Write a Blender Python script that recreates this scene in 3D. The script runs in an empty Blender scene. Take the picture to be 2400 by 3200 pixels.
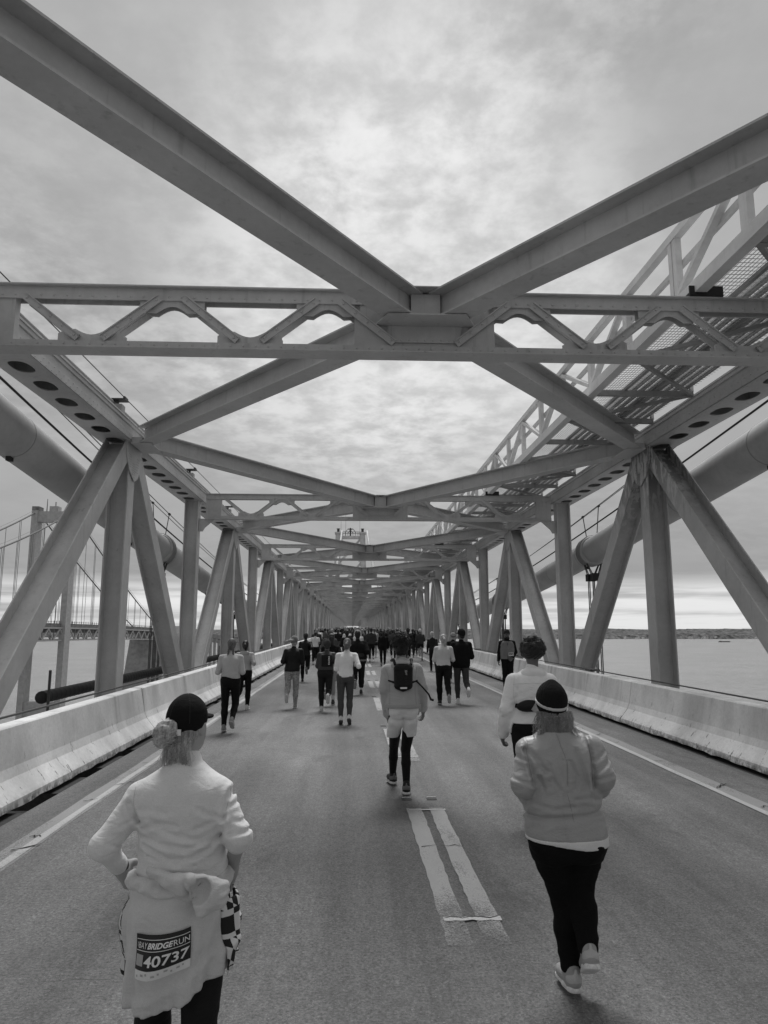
import bpy, bmesh, math, random
import numpy as np
from mathutils import Vector, Matrix
random.seed(7); rng = np.random.default_rng(11)
scene = bpy.context.scene
COL = scene.collection
R = math.radians
CAM_H = 1.9

# ---------------------------------------------------------------- camera
YAW, PITCH = 0.044944, 0.160097          # turned right / tilted up
cam_data = bpy.data.cameras.new('camera'); cam = bpy.data.objects.new('camera', cam_data); COL.objects.link(cam)
cam_data.sensor_fit = 'VERTICAL'; cam_data.sensor_height = 36.0; cam_data.lens = 2217 / 3200 * 36.0
cam_data.clip_start = 0.05; cam_data.clip_end = 30000
cam.location = (0, 0, CAM_H); cam.rotation_euler = (math.pi / 2 + PITCH, 0, -YAW)
scene.camera = cam

# ---------------------------------------------------------------- sky, sun, exposure
SUN_EL, SUN_AZ = R(60), R(3)             # azimuth from +Y towards +X
world = bpy.data.worlds.new('World'); scene.world = world; world.use_nodes = True
nt = world.node_tree; nt.nodes.clear()
def wn(t, **kw):
    n = nt.nodes.new(t)
    for k, v in kw.items(): setattr(n, k, v)
    return n
def wl(a, b): nt.links.new(a, b)
def wmath(op, a, b=None, clamp=False):
    n = wn('ShaderNodeMath', operation=op, use_clamp=clamp)
    for i, v in enumerate((a, b)):
        if v is None: continue
        if hasattr(v, 'links'): wl(v, n.inputs[i])
        else: n.inputs[i].default_value = v
    return n.outputs[0]
def wrange(v, a, b, c, d, smooth=True):
    n = wn('ShaderNodeMapRange'); n.interpolation_type = 'SMOOTHSTEP' if smooth else 'LINEAR'
    wl(v, n.inputs['Value'])
    for k, x in zip(('From Min', 'From Max', 'To Min', 'To Max'), (a, b, c, d)): n.inputs[k].default_value = x
    return n.outputs[0]
tc = wn('ShaderNodeTexCoord'); sep = wn('ShaderNodeSeparateXYZ'); wl(tc.outputs['Generated'], sep.inputs[0])
sky = wn('ShaderNodeTexSky'); sky.sky_type = 'NISHITA'; sky.sun_disc = False
sky.sun_elevation = SUN_EL; sky.sun_rotation = SUN_AZ; sky.altitude = 60; sky.dust_density = 3
bw = wn('ShaderNodeRGBToBW'); wl(sky.outputs[0], bw.inputs[0])
zpos = wmath('MAXIMUM', sep.outputs['Z'], 0.0)
den = wmath('ADD', zpos, 0.16)
cx = wmath('DIVIDE', sep.outputs['X'], den); cy = wmath('DIVIDE', sep.outputs['Y'], den)
comb = wn('ShaderNodeCombineXYZ'); wl(cx, comb.inputs[0]); wl(cy, comb.inputs[1])
def wnoise(scale, detail, rough, dist=0.0, off=(0, 0, 0)):
    mp = wn('ShaderNodeMapping'); mp.inputs['Location'].default_value = off
    wl(comb.outputs[0], mp.inputs['Vector'])
    n = wn('ShaderNodeTexNoise'); n.inputs['Scale'].default_value = scale; n.inputs['Detail'].default_value = detail
    n.inputs['Roughness'].default_value = rough; n.inputs['Distortion'].default_value = dist
    wl(mp.outputs[0], n.inputs['Vector']); return n.outputs['Fac']
big = wnoise(1.5, 4, 0.55, 0.2, (3.1, 1.7, 0))          # broad light and dark banks
mid = wnoise(9.0, 10, 0.60, 0.1, (0.4, 5.2, 0))        # broken altocumulus puffs
fine = wnoise(24, 7, 0.6, 0.1, (7.7, 2.2, 0))
# how far the puffs are broken up: stronger where the bank is thin
bank = wnoise(0.75, 3, 0.5, 0.2, (1.3, 8.6, 0))
thin = wmath('MULTIPLY', wrange(bank, 0.44, 0.58, 0.12, 1.0), wrange(sep.outputs['Z'], 0.16, 0.42, 0.25, 1.0))
puff = wrange(mid, 0.38, 0.68, -0.07, 0.095)
puff2 = wrange(fine, 0.32, 0.70, -0.025, 0.035)
puffs = wmath('MULTIPLY', wmath('ADD', puff, puff2), thin)
base = wrange(big, 0.3, 0.7, 0.445, 0.515)
# the sun behind the deck: a broad soft glow around its direction
sd = (math.cos(R(27)) * math.sin(R(4)), math.cos(R(27)) * math.cos(R(4)), math.sin(R(27)))
dot = wn('ShaderNodeVectorMath', operation='DOT_PRODUCT'); wl(tc.outputs['Generated'], dot.inputs[0]); dot.inputs[1].default_value = sd
glow = wmath('MULTIPLY', wrange(dot.outputs['Value'], 0.925, 1.0, 0.0, 0.36), wrange(mid, 0.3, 0.66, 0.45, 1.25))
cloud = wmath('ADD', wmath('ADD', base, puffs), glow)
# dark bank low down and the bright open band under it, all the way round
el = sep.outputs['Z']
dark = wrange(el, 0.07, 0.26, 0.80, 1.0)
cloud = wmath('MULTIPLY', cloud, dark)
strk = wn('ShaderNodeTexNoise'); smp = wn('ShaderNodeMapping'); smp.inputs['Scale'].default_value = (2.2, 2.2, 42)
wl(tc.outputs['Generated'], smp.inputs[0]); wl(smp.outputs[0], strk.inputs['Vector']); strk.inputs['Scale'].default_value = 1.6
strk.inputs['Detail'].default_value = 6; strk.inputs['Roughness'].default_value = 0.6
elw = wmath('ADD', el, wmath('MULTIPLY', wmath('SUBTRACT', strk.outputs['Fac'], 0.5), 0.055))
band = wrange(elw, 0.045, 0.075, 1.0, 0.0)
bright = wmath('ADD', wrange(strk.outputs['Fac'], 0.33, 0.62, 0.50, 0.98), 0.0)
mixb = wn('ShaderNodeMix'); mixb.data_type = 'FLOAT'; wl(band, mixb.inputs[0]); wl(cloud, mixb.inputs[2]); wl(bright, mixb.inputs[3])
# a little of the clear sky above shows through the deck
val = wmath('ADD', wmath('MULTIPLY', mixb.outputs[0], 4.15), wmath('MULTIPLY', bw.outputs[0], 0.06))
bg = wn('ShaderNodeBackground'); wl(val, bg.inputs['Color']); bg.inputs['Strength'].default_value = 0.1
wo = wn('ShaderNodeOutputWorld'); wl(bg.outputs[0], wo.inputs[0])

sun_d = bpy.data.lights.new('sun', 'SUN'); sun_d.energy = 1.5; sun_d.angle = R(24); sun_d.color = (1, 1, 1)
sun = bpy.data.objects.new('sun', sun_d); COL.objects.link(sun)
sv = Vector((math.cos(SUN_EL) * math.sin(SUN_AZ), math.cos(SUN_EL) * math.cos(SUN_AZ), math.sin(SUN_EL)))
sun.rotation_euler = sv.to_track_quat('Z', 'Y').to_euler(); sun.location = (0, 0, 80)
scene.render.engine = 'CYCLES'
vs = scene.view_settings; vs.view_transform = 'Standard'; vs.look = 'None'; vs.gamma = 1; vs.exposure = 0.93; vs.use_curve_mapping = False

# ---------------------------------------------------------------- photo pixel -> direction (distance comes from what a thing stands on)
_f = np.array([math.sin(YAW) * math.cos(PITCH), math.cos(YAW) * math.cos(PITCH), math.sin(PITCH)])
_r = np.array([math.cos(YAW), -math.sin(YAW), 0.0]); _u = np.cross(_r, _f)
def ray(x, y): return _f + _r * (x - 1200) / 2217 + _u * (1600 - y) / 2217
def on_ground(x, y, z=0.0):
    d = ray(x, y); return Vector(np.array([0, 0, CAM_H]) + d * ((z - CAM_H) / d[2]))
def at_depth(x, y, Y):
    d = ray(x, y); return Vector(np.array([0, 0, CAM_H]) + d * (Y / d[1]))

# ---------------------------------------------------------------- object helpers
def tag(o, label=None, cat=None, group=None, kind=None):
    for k, v in (('label', label), ('category', cat), ('group', group), ('kind', kind)):
        if v: o[k] = v
    return o
def empty(name, loc=(0, 0, 0), label=None, cat=None, group=None):
    o = bpy.data.objects.new(name, None); COL.objects.link(o); o.location = loc; o.empty_display_size = 0.2
    return tag(o, label, cat, group)
def link(name, me, parent=None, loc=None, kind=None):
    o = bpy.data.objects.new(name, me); COL.objects.link(o)
    if parent: o.parent = parent
    if loc is not None: o.location = loc
    if kind: o['kind'] = kind
    return o
def mesh_of(name, verts, faces, mat=None, smooth=False):
    me = bpy.data.meshes.new(name); me.from_pydata([tuple(v) for v in verts], [], faces)
    if mat: me.materials.append(mat)
    if smooth: me.polygons.foreach_set('use_smooth', [True] * len(me.polygons))
    me.update(); return me
class MB:
    """collects simple shapes; .me(name, mat) makes ONE mesh"""
    def __init__(s): s.v = []; s.f = []
    def add(s, vs_, fs):
        n = len(s.v); s.v += [tuple(v) for v in vs_]; s.f += [tuple(i + n for i in f) for f in fs]; return s
    def box(s, x0, x1, y0, y1, z0, z1):
        return s.add([(x, y, z) for x in (x0, x1) for y in (y0, y1) for z in (z0, z1)],
                     [(0, 1, 3, 2), (4, 6, 7, 5), (0, 4, 5, 1), (2, 3, 7, 6), (0, 2, 6, 4), (1, 5, 7, 3)])
    def bar(s, p0, p1, w, h, up=(0, 0, 1), o=(0, 0)):
        """box along p0-p1; w across, h along up; o = offset (across, up)"""
        p0 = Vector(p0); p1 = Vector(p1); d = (p1 - p0).normalized(); up = Vector(up)
        a = d.cross(up).normalized(); u = a.cross(d).normalized(); q = a * o[0] + u * o[1]
        c = [p + q + a * (sx * w / 2) + u * (sz * h / 2) for p in (p0, p1) for sx in (-1, 1) for sz in (-1, 1)]
        return s.add(c, [(0, 2, 3, 1), (4, 5, 7, 6), (0, 1, 5, 4), (2, 6, 7, 3), (0, 4, 6, 2), (1, 3, 7, 5)])
    def ibeam(s, p0, p1, fw, depth, tf, tw, up):
        """I-section, flanges normal to up"""
        s.bar(p0, p1, fw, tf, up, (0, depth / 2 - tf / 2)); s.bar(p0, p1, fw, tf, up, (0, -depth / 2 + tf / 2))
        s.bar(p0, p1, tw, depth - 2 * tf, up); return s
    def tube(s, pts, r, n=8, caps=True):
        pts = [Vector(p) for p in pts]; base = len(s.v); rr = r if isinstance(r, (list, tuple)) else [r] * len(pts)
        prev = None; rings = []
        for i, p in enumerate(pts):
            d = (pts[min(i + 1, len(pts) - 1)] - pts[max(i - 1, 0)]).normalized()
            if prev is None:
                a = d.orthogonal().normalized()
            else: a = (prev - d * prev.dot(d)).normalized()
            prev = a; b = d.cross(a)
            rings.append([p + (a * math.cos(2 * math.pi * k / n) + b * math.sin(2 * math.pi * k / n)) * rr[i] for k in range(n)])
        vsx = [v for g in rings for v in g]; fs = []
        for i in range(len(pts) - 1):
            for k in range(n): fs.append((i * n + k, i * n + (k + 1) % n, (i + 1) * n + (k + 1) % n, (i + 1) * n + k))
        if caps: fs.append(tuple(range(n - 1, -1, -1))); fs.append(tuple((len(pts) - 1) * n + k for k in range(n)))
        return s.add(vsx, fs)
    def prism(s, poly, axis, a, b):
        """extrude a 2-D polygon along axis (0,1,2) from a to b"""
        n = len(poly); out = []
        for t in (a, b):
            for p in poly:
                q = list(p); q.insert(axis, t); out.append(q)
        fs = [tuple(range(n)), tuple(range(2 * n - 1, n - 1, -1))] + [(i, i + n, (i + 1) % n + n, (i + 1) % n) for i in range(n)]
        return s.add(out, fs)
    def rivet(s, c, nrm, r=0.016):
        c = Vector(c); nrm = Vector(nrm).normalized(); a = nrm.orthogonal().normalized(); b = nrm.cross(a); v = []
        for k in range(6): v.append(c + (a * math.cos(k * math.pi / 3) + b * math.sin(k * math.pi / 3)) * r)
        for k in range(6): v.append(c + (a * math.cos(k * math.pi / 3) + b * math.sin(k * math.pi / 3)) * r * .6 + nrm * r * .6)
        v.append(c + nrm * r * .8)
        return s.add(v, [(k, (k + 1) % 6, 6 + (k + 1) % 6, 6 + k) for k in range(6)] + [(6 + k, 6 + (k + 1) % 6, 12) for k in range(6)])
    def me(s, name, mat=None, smooth=False, fix=True):
        me = mesh_of(name, s.v, s.f, mat, smooth)
        if fix:
            bm = bmesh.new(); bm.from_mesh(me); bmesh.ops.recalc_face_normals(bm, faces=bm.faces); bm.to_mesh(me); bm.free()
        return me
    def obj(s, name, mat, parent=None, smooth=False, kind=None, loc=None):
        return link(name, s.me(name, mat, smooth), parent, loc, kind)

# ---------------------------------------------------------------- materials (all greys: the picture is black and white)
MATS = {}
class NT:
    def __init__(s, name):
        s.m = bpy.data.materials.new(name); s.m.use_nodes = True; s.t = s.m.node_tree; s.t.nodes.clear()
        s.out = s.n('ShaderNodeOutputMaterial')
    def n(s, t, **kw):
        x = s.t.nodes.new(t)
        for k, v in kw.items(): setattr(x, k, v)
        return x
    def l(s, a, b): s.t.links.new(a, b); return s
    def set(s, sock, v):
        if hasattr(v, 'links'): s.l(v, sock)
        else: sock.default_value = v
    def math(s, op, a, b=None, clamp=False):
        x = s.n('ShaderNodeMath', operation=op, use_clamp=clamp); s.set(x.inputs[0], a)
        if b is not None: s.set(x.inputs[1], b)
        return x.outputs[0]
    def rng(s, v, a, b, c, d):
        x = s.n('ShaderNodeMapRange'); x.clamp = True
        for k, q in zip(('Value', 'From Min', 'From Max', 'To Min', 'To Max'), (v, a, b, c, d)): s.set(x.inputs[k], q)
        return x.outputs[0]
    def pos(s, obj=False, scale=(1, 1, 1), rot=(0, 0, 0)):
        mp = s.n('ShaderNodeMapping'); mp.inputs['Scale'].default_value = scale; mp.inputs['Rotation'].default_value = rot
        if obj: s.l(s.n('ShaderNodeTexCoord').outputs['Object'], mp.inputs[0])
        else: s.l(s.n('ShaderNodeNewGeometry').outputs['Position'], mp.inputs[0])
        return mp.outputs[0]
    def noise(s, vec, scale, detail=4, rough=0.55, dist=0.0):
        x = s.n('ShaderNodeTexNoise'); s.l(vec, x.inputs['Vector']); x.inputs['Scale'].default_value = scale
        x.inputs['Detail'].default_value = detail; x.inputs['Roughness'].default_value = rough; x.inputs['Distortion'].default_value = dist
        return x.outputs['Fac']
    def mix(s, f, a, b):
        x = s.n('ShaderNodeMix', data_type='FLOAT'); s.set(x.inputs[0], f); s.set(x.inputs[2], a); s.set(x.inputs[3], b); return x.outputs[0]
    def bump(s, h, strength, dist=0.01, nrm=None):
        b = s.n('ShaderNodeBump'); b.inputs['Strength'].default_value = strength; b.inputs['Distance'].default_value = dist
        s.l(h, b.inputs['Height'])
        if nrm: s.l(nrm, b.inputs['Normal'])
        return b.outputs[0]
    def bsdf(s, val, rough, nrm=None, spec=0.5, sheen=0.0):
        p = s.n('ShaderNodeBsdfPrincipled')
        if hasattr(val, 'links'): s.l(val, p.inputs['Base Color'])
        else: p.inputs['Base Color'].default_value = (val, val, val, 1)
        s.set(p.inputs['Roughness'], rough); p.inputs['Specular IOR Level'].default_value = spec
        if sheen: p.inputs['Sheen Weight'].default_value = sheen
        if nrm: s.l(nrm, p.inputs['Normal'])
        s.l(p.outputs[0], s.out.inputs[0]); s.p = p; return s.m
def m_steel(name, v, rust=0.0, streak=1.0):
    t = NT(name); p = t.pos(); n1 = t.noise(p, 0.7, 6, .6); n2 = t.noise(p, 9, 5, .65)
    st = t.noise(t.pos(scale=(9, 9, 0.7)), 1.0, 5, .6)
    a = t.rng(n1, .3, .7, v * .82, v * 1.14); a = t.math('MULTIPLY', a, t.rng(n2, .3, .7, .93, 1.06))
    a = t.math('MULTIPLY', a, t.rng(st, .58, .78, 1.0, 1.0 - .30 * streak))
    chip = t.rng(t.noise(p, 3.3, 10, .72), .665, .70, 0, 1)
    a = t.mix(t.math('MULTIPLY', chip, .55), a, v * .35)
    if rust:
        g = t.n('ShaderNodeSeparateXYZ'); t.l(t.pos(), g.inputs[0])
        zone = t.math('MULTIPLY', t.rng(g.outputs[2], 4.3, 6.0, 0, 1), t.rng(t.noise(t.pos(scale=(5, 5, 1.6)), 1.0, 8, .7), .46, .52, 0, 1))
        a = t.mix(t.math('MULTIPLY', zone, rust), a, v * .28)
    return t.bsdf(a, t.rng(n2, .3, .7, .42, .6), t.bump(n2, .15, .004), .35)
def m_plain(name, v, rough=.8, scale=12, var=.18, bump=.2, obj=True, spec=.3):
    if name in MATS: return MATS[name]
    t = NT(name); p = t.pos(obj); n = t.noise(p, scale, 6, .6)
    MATS[name] = t.bsdf(t.rng(n, .3, .7, v * (1 - var), v * (1 + var)), rough, t.bump(n, bump, .004), spec); return MATS[name]
def m_cloth(v, kind='jersey'):
    key = 'cloth_%s_%.3f' % (kind, v)
    if key in MATS: return MATS[key]
    t = NT(key); p = t.pos(True); big = t.noise(p, 6, 4, .55, .6); weave = t.noise(p, 420, 2, .5); crump = t.noise(p, 44, 4, .6, .8); fold = t.noise(t.pos(True, (1, 1, 2.2)), 13, 3, .5, 1.2)
    a = t.rng(big, .3, .7, v * .92, v * 1.06); a = t.math('MULTIPLY', a, t.rng(weave, .3, .7, .9, 1.08))
    nrm = t.bump(weave, .12, .001, t.bump(crump, .22, .006, t.bump(fold, .42 if kind == 'jersey' else .5, .012)))
    if kind == 'knit':
        wv = t.n('ShaderNodeTexWave'); wv.inputs['Scale'].default_value = 46; wv.inputs['Distortion'].default_value = 1.5; wv.inputs['Detail'].default_value = 2; t.l(p, wv.inputs['Vector'])
        nrm = t.bump(wv.outputs['Fac'], .6, .004, nrm); a = t.math('MULTIPLY', a, t.rng(wv.outputs['Fac'], 0, 1, .75, 1.2))
    r = {'knit': .95, 'jersey': .9, 'shell': .5, 'satin': .42, 'fleece': 1.0, 'legging': .62}[kind]
    MATS[key] = t.bsdf(a, r, nrm, (.25 if r > .6 else .4) * (.45 if v < .1 else 1), .15 if r > .8 and v > .1 else 0); return MATS[key]
def m_hair(v):
    key = 'hair_%.3f' % v
    if key in MATS: return MATS[key]
    t = NT(key); n = t.noise(t.pos(True, (60, 60, 9)), 1.6, 5, .65); n2 = t.noise(t.pos(True), 160, 3, .6)
    MATS[key] = t.bsdf(t.math('MULTIPLY', t.rng(n, .3, .7, v * .45, v * 1.5), t.rng(n2, .3, .7, .7, 1.25)), .5, t.bump(n, .6, .008), .4); return MATS[key]
def m_skin(v):
    key = 'skin_%.3f' % v
    if key in MATS: return MATS[key]
    t = NT(key); n = t.noise(t.pos(True), 30, 4, .6)
    m = t.bsdf(t.rng(n, .3, .7, v * .92, v * 1.06), .55, t.bump(n, .1, .002), .35)
    t.p.inputs['Subsurface Weight'].default_value = .0
    MATS[key] = m; return m
STEEL = m_steel('painted_steel', .50)
STEEL_R = m_steel('painted_steel_weathered', .47, .85)
STEEL_D = m_steel('painted_steel_dark', .30)
STEEL_L = m_steel('galvanised_steel', .66, 0, .5)
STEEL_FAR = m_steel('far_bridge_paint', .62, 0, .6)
DARK = m_plain('black_rubber', .025, .7, 30)
IRON = m_plain('dark_iron', .06, .6, 25)
WIRE = m_plain('wire_rope', .10, .5, 60)
# ================================================================ setting: water, shores, road
ROAD_L, ROAD_R, Y_END = -3.36, 5.22, 770.0
WATER_Z = -60.0
def camber(y): return -1.44e-5 * max(0.0, y - 250) ** 2     # the deck falls away beyond the crest
def m_water():
    t = NT('bay_water'); p = t.pos(); n = t.noise(t.pos(scale=(.05, .10, .1)), 1, 10, .68, .5); n2 = t.noise(p, .012, 4, .5)
    return t.bsdf(t.rng(n2, .3, .7, .18, .24), .34, t.bump(n, .9, 5.0), .5)
o = link('water', mesh_of('water', [(-14000, -3000, WATER_Z), (14000, -3000, WATER_Z), (14000, 16000, WATER_Z), (-14000, 16000, WATER_Z)], [(0, 1, 2, 3)], m_water())); o['kind'] = 'structure'

def m_wood():
    t = NT('far_wood'); p = t.pos(); n = t.noise(t.pos(scale=(1, .5, 1.5)), .045, 8, .7); n2 = t.noise(p, .006, 3, .5)
    return t.bsdf(t.math('MULTIPLY', t.rng(n, .36, .64, .02, .17), t.rng(n2, .3, .7, .7, 1.35)), .95, None, .1)
# low wooded shore: terrain with a bumpy canopy
def shore(name, x0, x1, y0, depth, h0, h1, seed, nx=520, ny=9):
    r = np.random.default_rng(seed); xs = np.linspace(x0, x1, nx); v = []; f = []
    ridge = np.interp(xs, np.linspace(x0, x1, 26), r.uniform(.8, 1.12, 26)); wig = np.interp(xs, np.linspace(x0, x1, 40), r.uniform(-60, 60, 40))
    for j in range(ny):
        s = j / (ny - 1)
        for i in range(nx):
            hh = (h0 * min(1, s * 9) + (h1 - h0) * s) * ridge[i] + (r.uniform(-3.5, 3.5) if j > 0 else 0)
            v.append((xs[i], y0 + wig[i] + depth * s ** 1.6, WATER_Z + (-.5 if j == 0 else max(2, hh))))
    for j in range(ny - 1):
        for i in range(nx - 1): f.append((j * nx + i, j * nx + i + 1, (j + 1) * nx + i + 1, (j + 1) * nx + i))
    ob = link(name, mesh_of(name, v, f, m_wood())); ob['kind'] = 'structure'; return ob
shore('wooded_shore', -700, 7000, 3560, 1500, 17, 47, 3)
shore('distant_shore', -9000, -500, 4300, 2200, 14, 40, 5)

def m_asphalt():
    t = NT('asphalt'); p = t.pos(); grain = t.noise(p, 190, 3, .7); g2 = t.noise(p, 70, 4, .7); patch = t.noise(t.pos(scale=(1.4, .28, 1)), .8, 5, .6, .4); blot = t.noise(p, .35, 3, .5)
    sx = t.n('ShaderNodeSeparateXYZ'); t.l(t.pos(), sx.inputs[0])
    a = t.math('MULTIPLY', t.rng(patch, .3, .7, .125, .185), t.rng(blot, .3, .7, .86, 1.14))
    trk = t.noise(t.pos(scale=(1.1, .035, 1)), 1.0, 4, .6); a = t.math('MULTIPLY', a, t.rng(trk, .35, .65, .66, 1.18))
    g3 = t.noise(p, 48, 4, .75); g4 = t.noise(t.pos(scale=(1, .6, 1)), 17, 5, .7)
    a = t.math('MULTIPLY', a, t.rng(grain, .3, .72, .7, 1.32)); a = t.math('MULTIPLY', a, t.rng(g2, .32, .68, .74, 1.3)); a = t.math('MULTIPLY', a, t.rng(g3, .3, .7, .50, 1.58)); a = t.math('MULTIPLY', a, t.rng(g4, .3, .7, .78, 1.22))
    light = t.rng(t.noise(p, 90, 1, .5), .69, .73, 0, 1); a = t.mix(t.math('MULTIPLY', light, .6), a, .40)
    pit = t.rng(t.noise(p, 40, 2, .6), .69, .72, 0, 1); a = t.mix(t.math('MULTIPLY', pit, .65), a, .035)
    scuff = t.rng(t.noise(t.pos(scale=(.8, 26, 1)), 1.0, 7, .72), .60, .67, 0, 1)
    zone = t.rng(t.noise(t.pos(scale=(.5, .12, 1)), 1.0, 2, .5), .50, .60, 0, .7)
    a = t.mix(t.math('MULTIPLY', scuff, zone), a, .06)
    stn = t.rng(t.noise(t.pos(scale=(1, .55, 1)), 1.15, 7, .72, .6), .56, .70, 0, .55); a = t.mix(stn, a, .055)
    spk = t.rng(t.noise(p, 14, 3, .7), .66, .70, 0, .5); a = t.mix(spk, a, .05)
    swirl = t.rng(t.noise(t.pos(scale=(1, 1, 1)), .55, 6, .7, 1.5), .5, .72, 0, .35); a = t.mix(swirl, a, .085)
    return t.bsdf(a, .8, t.bump(t.math('ADD', grain, g2), .55, .006), .35)
ASPH = m_asphalt()
mb = MB().box(ROAD_L, ROAD_R, -12, 250, -.32, 0.0)
for q in range(26):
    ya, yb = 250 + 20 * q, 270 + 20 * q
    mb.add([(x, y, camber(y) + z) for y in (ya, yb) for x in (ROAD_L, ROAD_R) for z in (-.32, 0.0)], [(0, 1, 3, 2), (4, 6, 7, 5), (0, 4, 5, 1), (2, 3, 7, 6), (0, 2, 6, 4), (1, 5, 7, 3)])
road = mb.obj('road', ASPH); road['kind'] = 'structure'

def m_paint(name, v, edge=True, worn=.5):
    t = NT(name); p = t.pos(); po = t.pos(True); s = t.n('ShaderNodeSeparateXYZ'); t.l(po, s.inputs[0])
    n = t.noise(p, 85, 6, .75); n2 = t.noise(t.pos(scale=(1, .35, 1)), 3.0, 6, .65); wear = t.math('ADD', t.math('MULTIPLY', n, .5), t.math('MULTIPLY', n2, .5))
    if edge:      # local y: 0 at the worn near end, growing away
        thr = t.rng(s.outputs[1], 0.0, 1.1, .16, 0.0); wear = t.math('ADD', wear, thr)
    keep = t.rng(wear, .46 + (1 - worn) * .12, .63 + (1 - worn) * .12, .92, 0)
    tr = t.n('ShaderNodeBsdfTransparent'); mx = t.n('ShaderNodeMixShader')
    t.bsdf(t.rng(n2, .3, .7, v * .8, v * 1.12), .7, t.bump(n, .12, .003), .3)
    t.l(keep, mx.inputs[0]); t.l(tr.outputs[0], mx.inputs[1]); t.l(t.p.outputs[0], mx.inputs[2]); t.l(mx.outputs[0], t.out.inputs[0]); return t.m
PAINT = m_paint('lane_paint', .40); PAINT_E = m_paint('edge_paint', .33, False, .62); GRIND = m_paint('ground_down_strip', .22, True, .05)
PATCHW = m_plain('new_paint', .48, .7, 60, .25); SLOTM = m_plain('reflector_slot', .07, .9, 60, .4); CRACK = m_plain('crack', .012, .9, 40, .1)
def sheet(x0, x1, y0, y1, z, name, mat, parent=road, ny=1, jit=0.0, seed=0):
    r = random.Random(seed); v = []; f = []
    for i in range(ny + 1):
        y = (y1 - y0) * i / ny
        v += [(x0 + r.uniform(-jit, jit), y, 0), (x1 + r.uniform(-jit, jit), y, 0)]
    for i in range(ny): f.append((2 * i, 2 * i + 1, 2 * i + 3, 2 * i + 2))
    return link(name, mesh_of(name, v, f, mat), parent, (0, y0, z))
def crack(pts, w, parent=road, z=.012):
    v = []; f = []
    for i, (x, y) in enumerate(pts):
        ww = w * random.uniform(.4, 1.3)
        v += [(x, y - ww, 0), (x, y + ww, 0)]
        if i: f.append((2 * i - 2, 2 * i, 2 * i + 1, 2 * i - 1))
    return link('crack', mesh_of('crack', v, f, CRACK), parent, (0, 0, z))
PER = 5.9
for k in range(16):
    y0 = 4.60 + PER * k; y1 = y0 + 3.27; dx = random.uniform(-.02, .02)
    if False: sheet(.53 + dx, 1.06 + dx, y0 - .25, y1 + .05, .004, 'ground_down_strip', GRIND, ny=24, jit=.02, seed=k)
    sheet(.60 + dx, .755 + dx, y0, y1, .008, 'lane_dash', PAINT, ny=30, jit=.006, seed=k + 40)
    sheet(.835 + dx, .985 + dx, y0, y1, .008, 'lane_dash', PAINT, ny=30, jit=.006, seed=k + 80)
    if k < 5:
        for yy in (y0 + .42, y0 + 1.95, y1 - .03):     # broken patches across the dash
            pts = [(.62 + .06 * i, yy + random.uniform(-.03, .03)) for i in range(7)]
            crack(pts, .006)
            if yy == y0 + 1.95: continue
            rr_ = random.Random(k * 7 + int(yy * 10)); xs_ = [.615 + .038 * i for i in range(11)]
            lo_ = [-.030 + rr_.uniform(-.012, .012) for _ in xs_]; hi_ = [.022 + rr_.uniform(-.014, .010) for _ in xs_]
            link('paint_patch', mesh_of('paint_patch', [(a, yy - .03 + b, 0) for a, l_, h_ in zip(xs_, lo_, hi_) for b in (l_, h_)], [(2 * i, 2 * i + 2, 2 * i + 3, 2 * i + 1) for i in range(10)], PATCHW), road, (0, 0, .0105))
    # recessed reflectors in the gap
    for xo in (.62, .90):
        ry = y1 + .42
        m2 = MB().box(xo - .05, xo + .06, ry - .05, ry + .05, .002, .006); link('reflector_slot', m2.me('reflector_slot', SLOTM), road)
        m2 = MB().box(xo - .045, xo + .055, ry + .045, ry + .062, .0065, .012); link('reflector', m2.me('reflector', PATCHW), road)
for (x0, x1) in ((-2.98, -2.74), (4.26, 4.52)):
    sheet(x0, x1, 0, 260, .004, 'edge_line', PAINT_E, ny=300, jit=.012, seed=int(x0 * 100))
    sheet(x0 + .13 if x0 < 0 else x0 - .03, x0 + .21 if x0 < 0 else x0 + .06, 0, 120, .008, 'edge_line_newer_coat', m_paint('edge_paint_new', .52, False, .5), ny=150, jit=.012, seed=3)
    for k in range(22):
        y = 4.5 + k * random.uniform(.8, 1.1); x = x0 + random.uniform(0, .15); L = random.uniform(.06, .2)
        crack([(x + L * i / 4 + random.uniform(-.01, .01), y + (L * 1.1 * i / 4 if k % 3 else 0) + random.uniform(-.03, .03)) for i in range(6)], random.uniform(.006, .014), z=.013)
for y in (37.0, 69.4, 101.8): sheet(ROAD_L + .02, ROAD_R - .02, y, y + .07, .006, 'expansion_joint', CRACK)

# dark steel brackets and kerb channels in the slot beside the road
HAULM = m_plain('slot_steel', .035, .8, 20, .4, .2, False)
for side, xe in ((-1, ROAD_L), (1, ROAD_R)):
    y = 1.0
    while y < 60:
        L = random.uniform(.85, 1.3) if side < 0 else 1.9
        a, b = (xe - .62, xe - .004) if side < 0 else (xe + .004, xe + .62)
        MB().box(a, b, y, y + L, -.2, -.012).obj('slot_bracket', HAULM, road); y += L + (random.uniform(.55, .9) if side < 0 else .05)
    a, b = (xe - .62, xe - .004) if side < 0 else (xe + .004, xe + .62)
    MB().box(a, b, 60, 250, -.2, -.012).obj('slot_bracket', HAULM, road)

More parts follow.
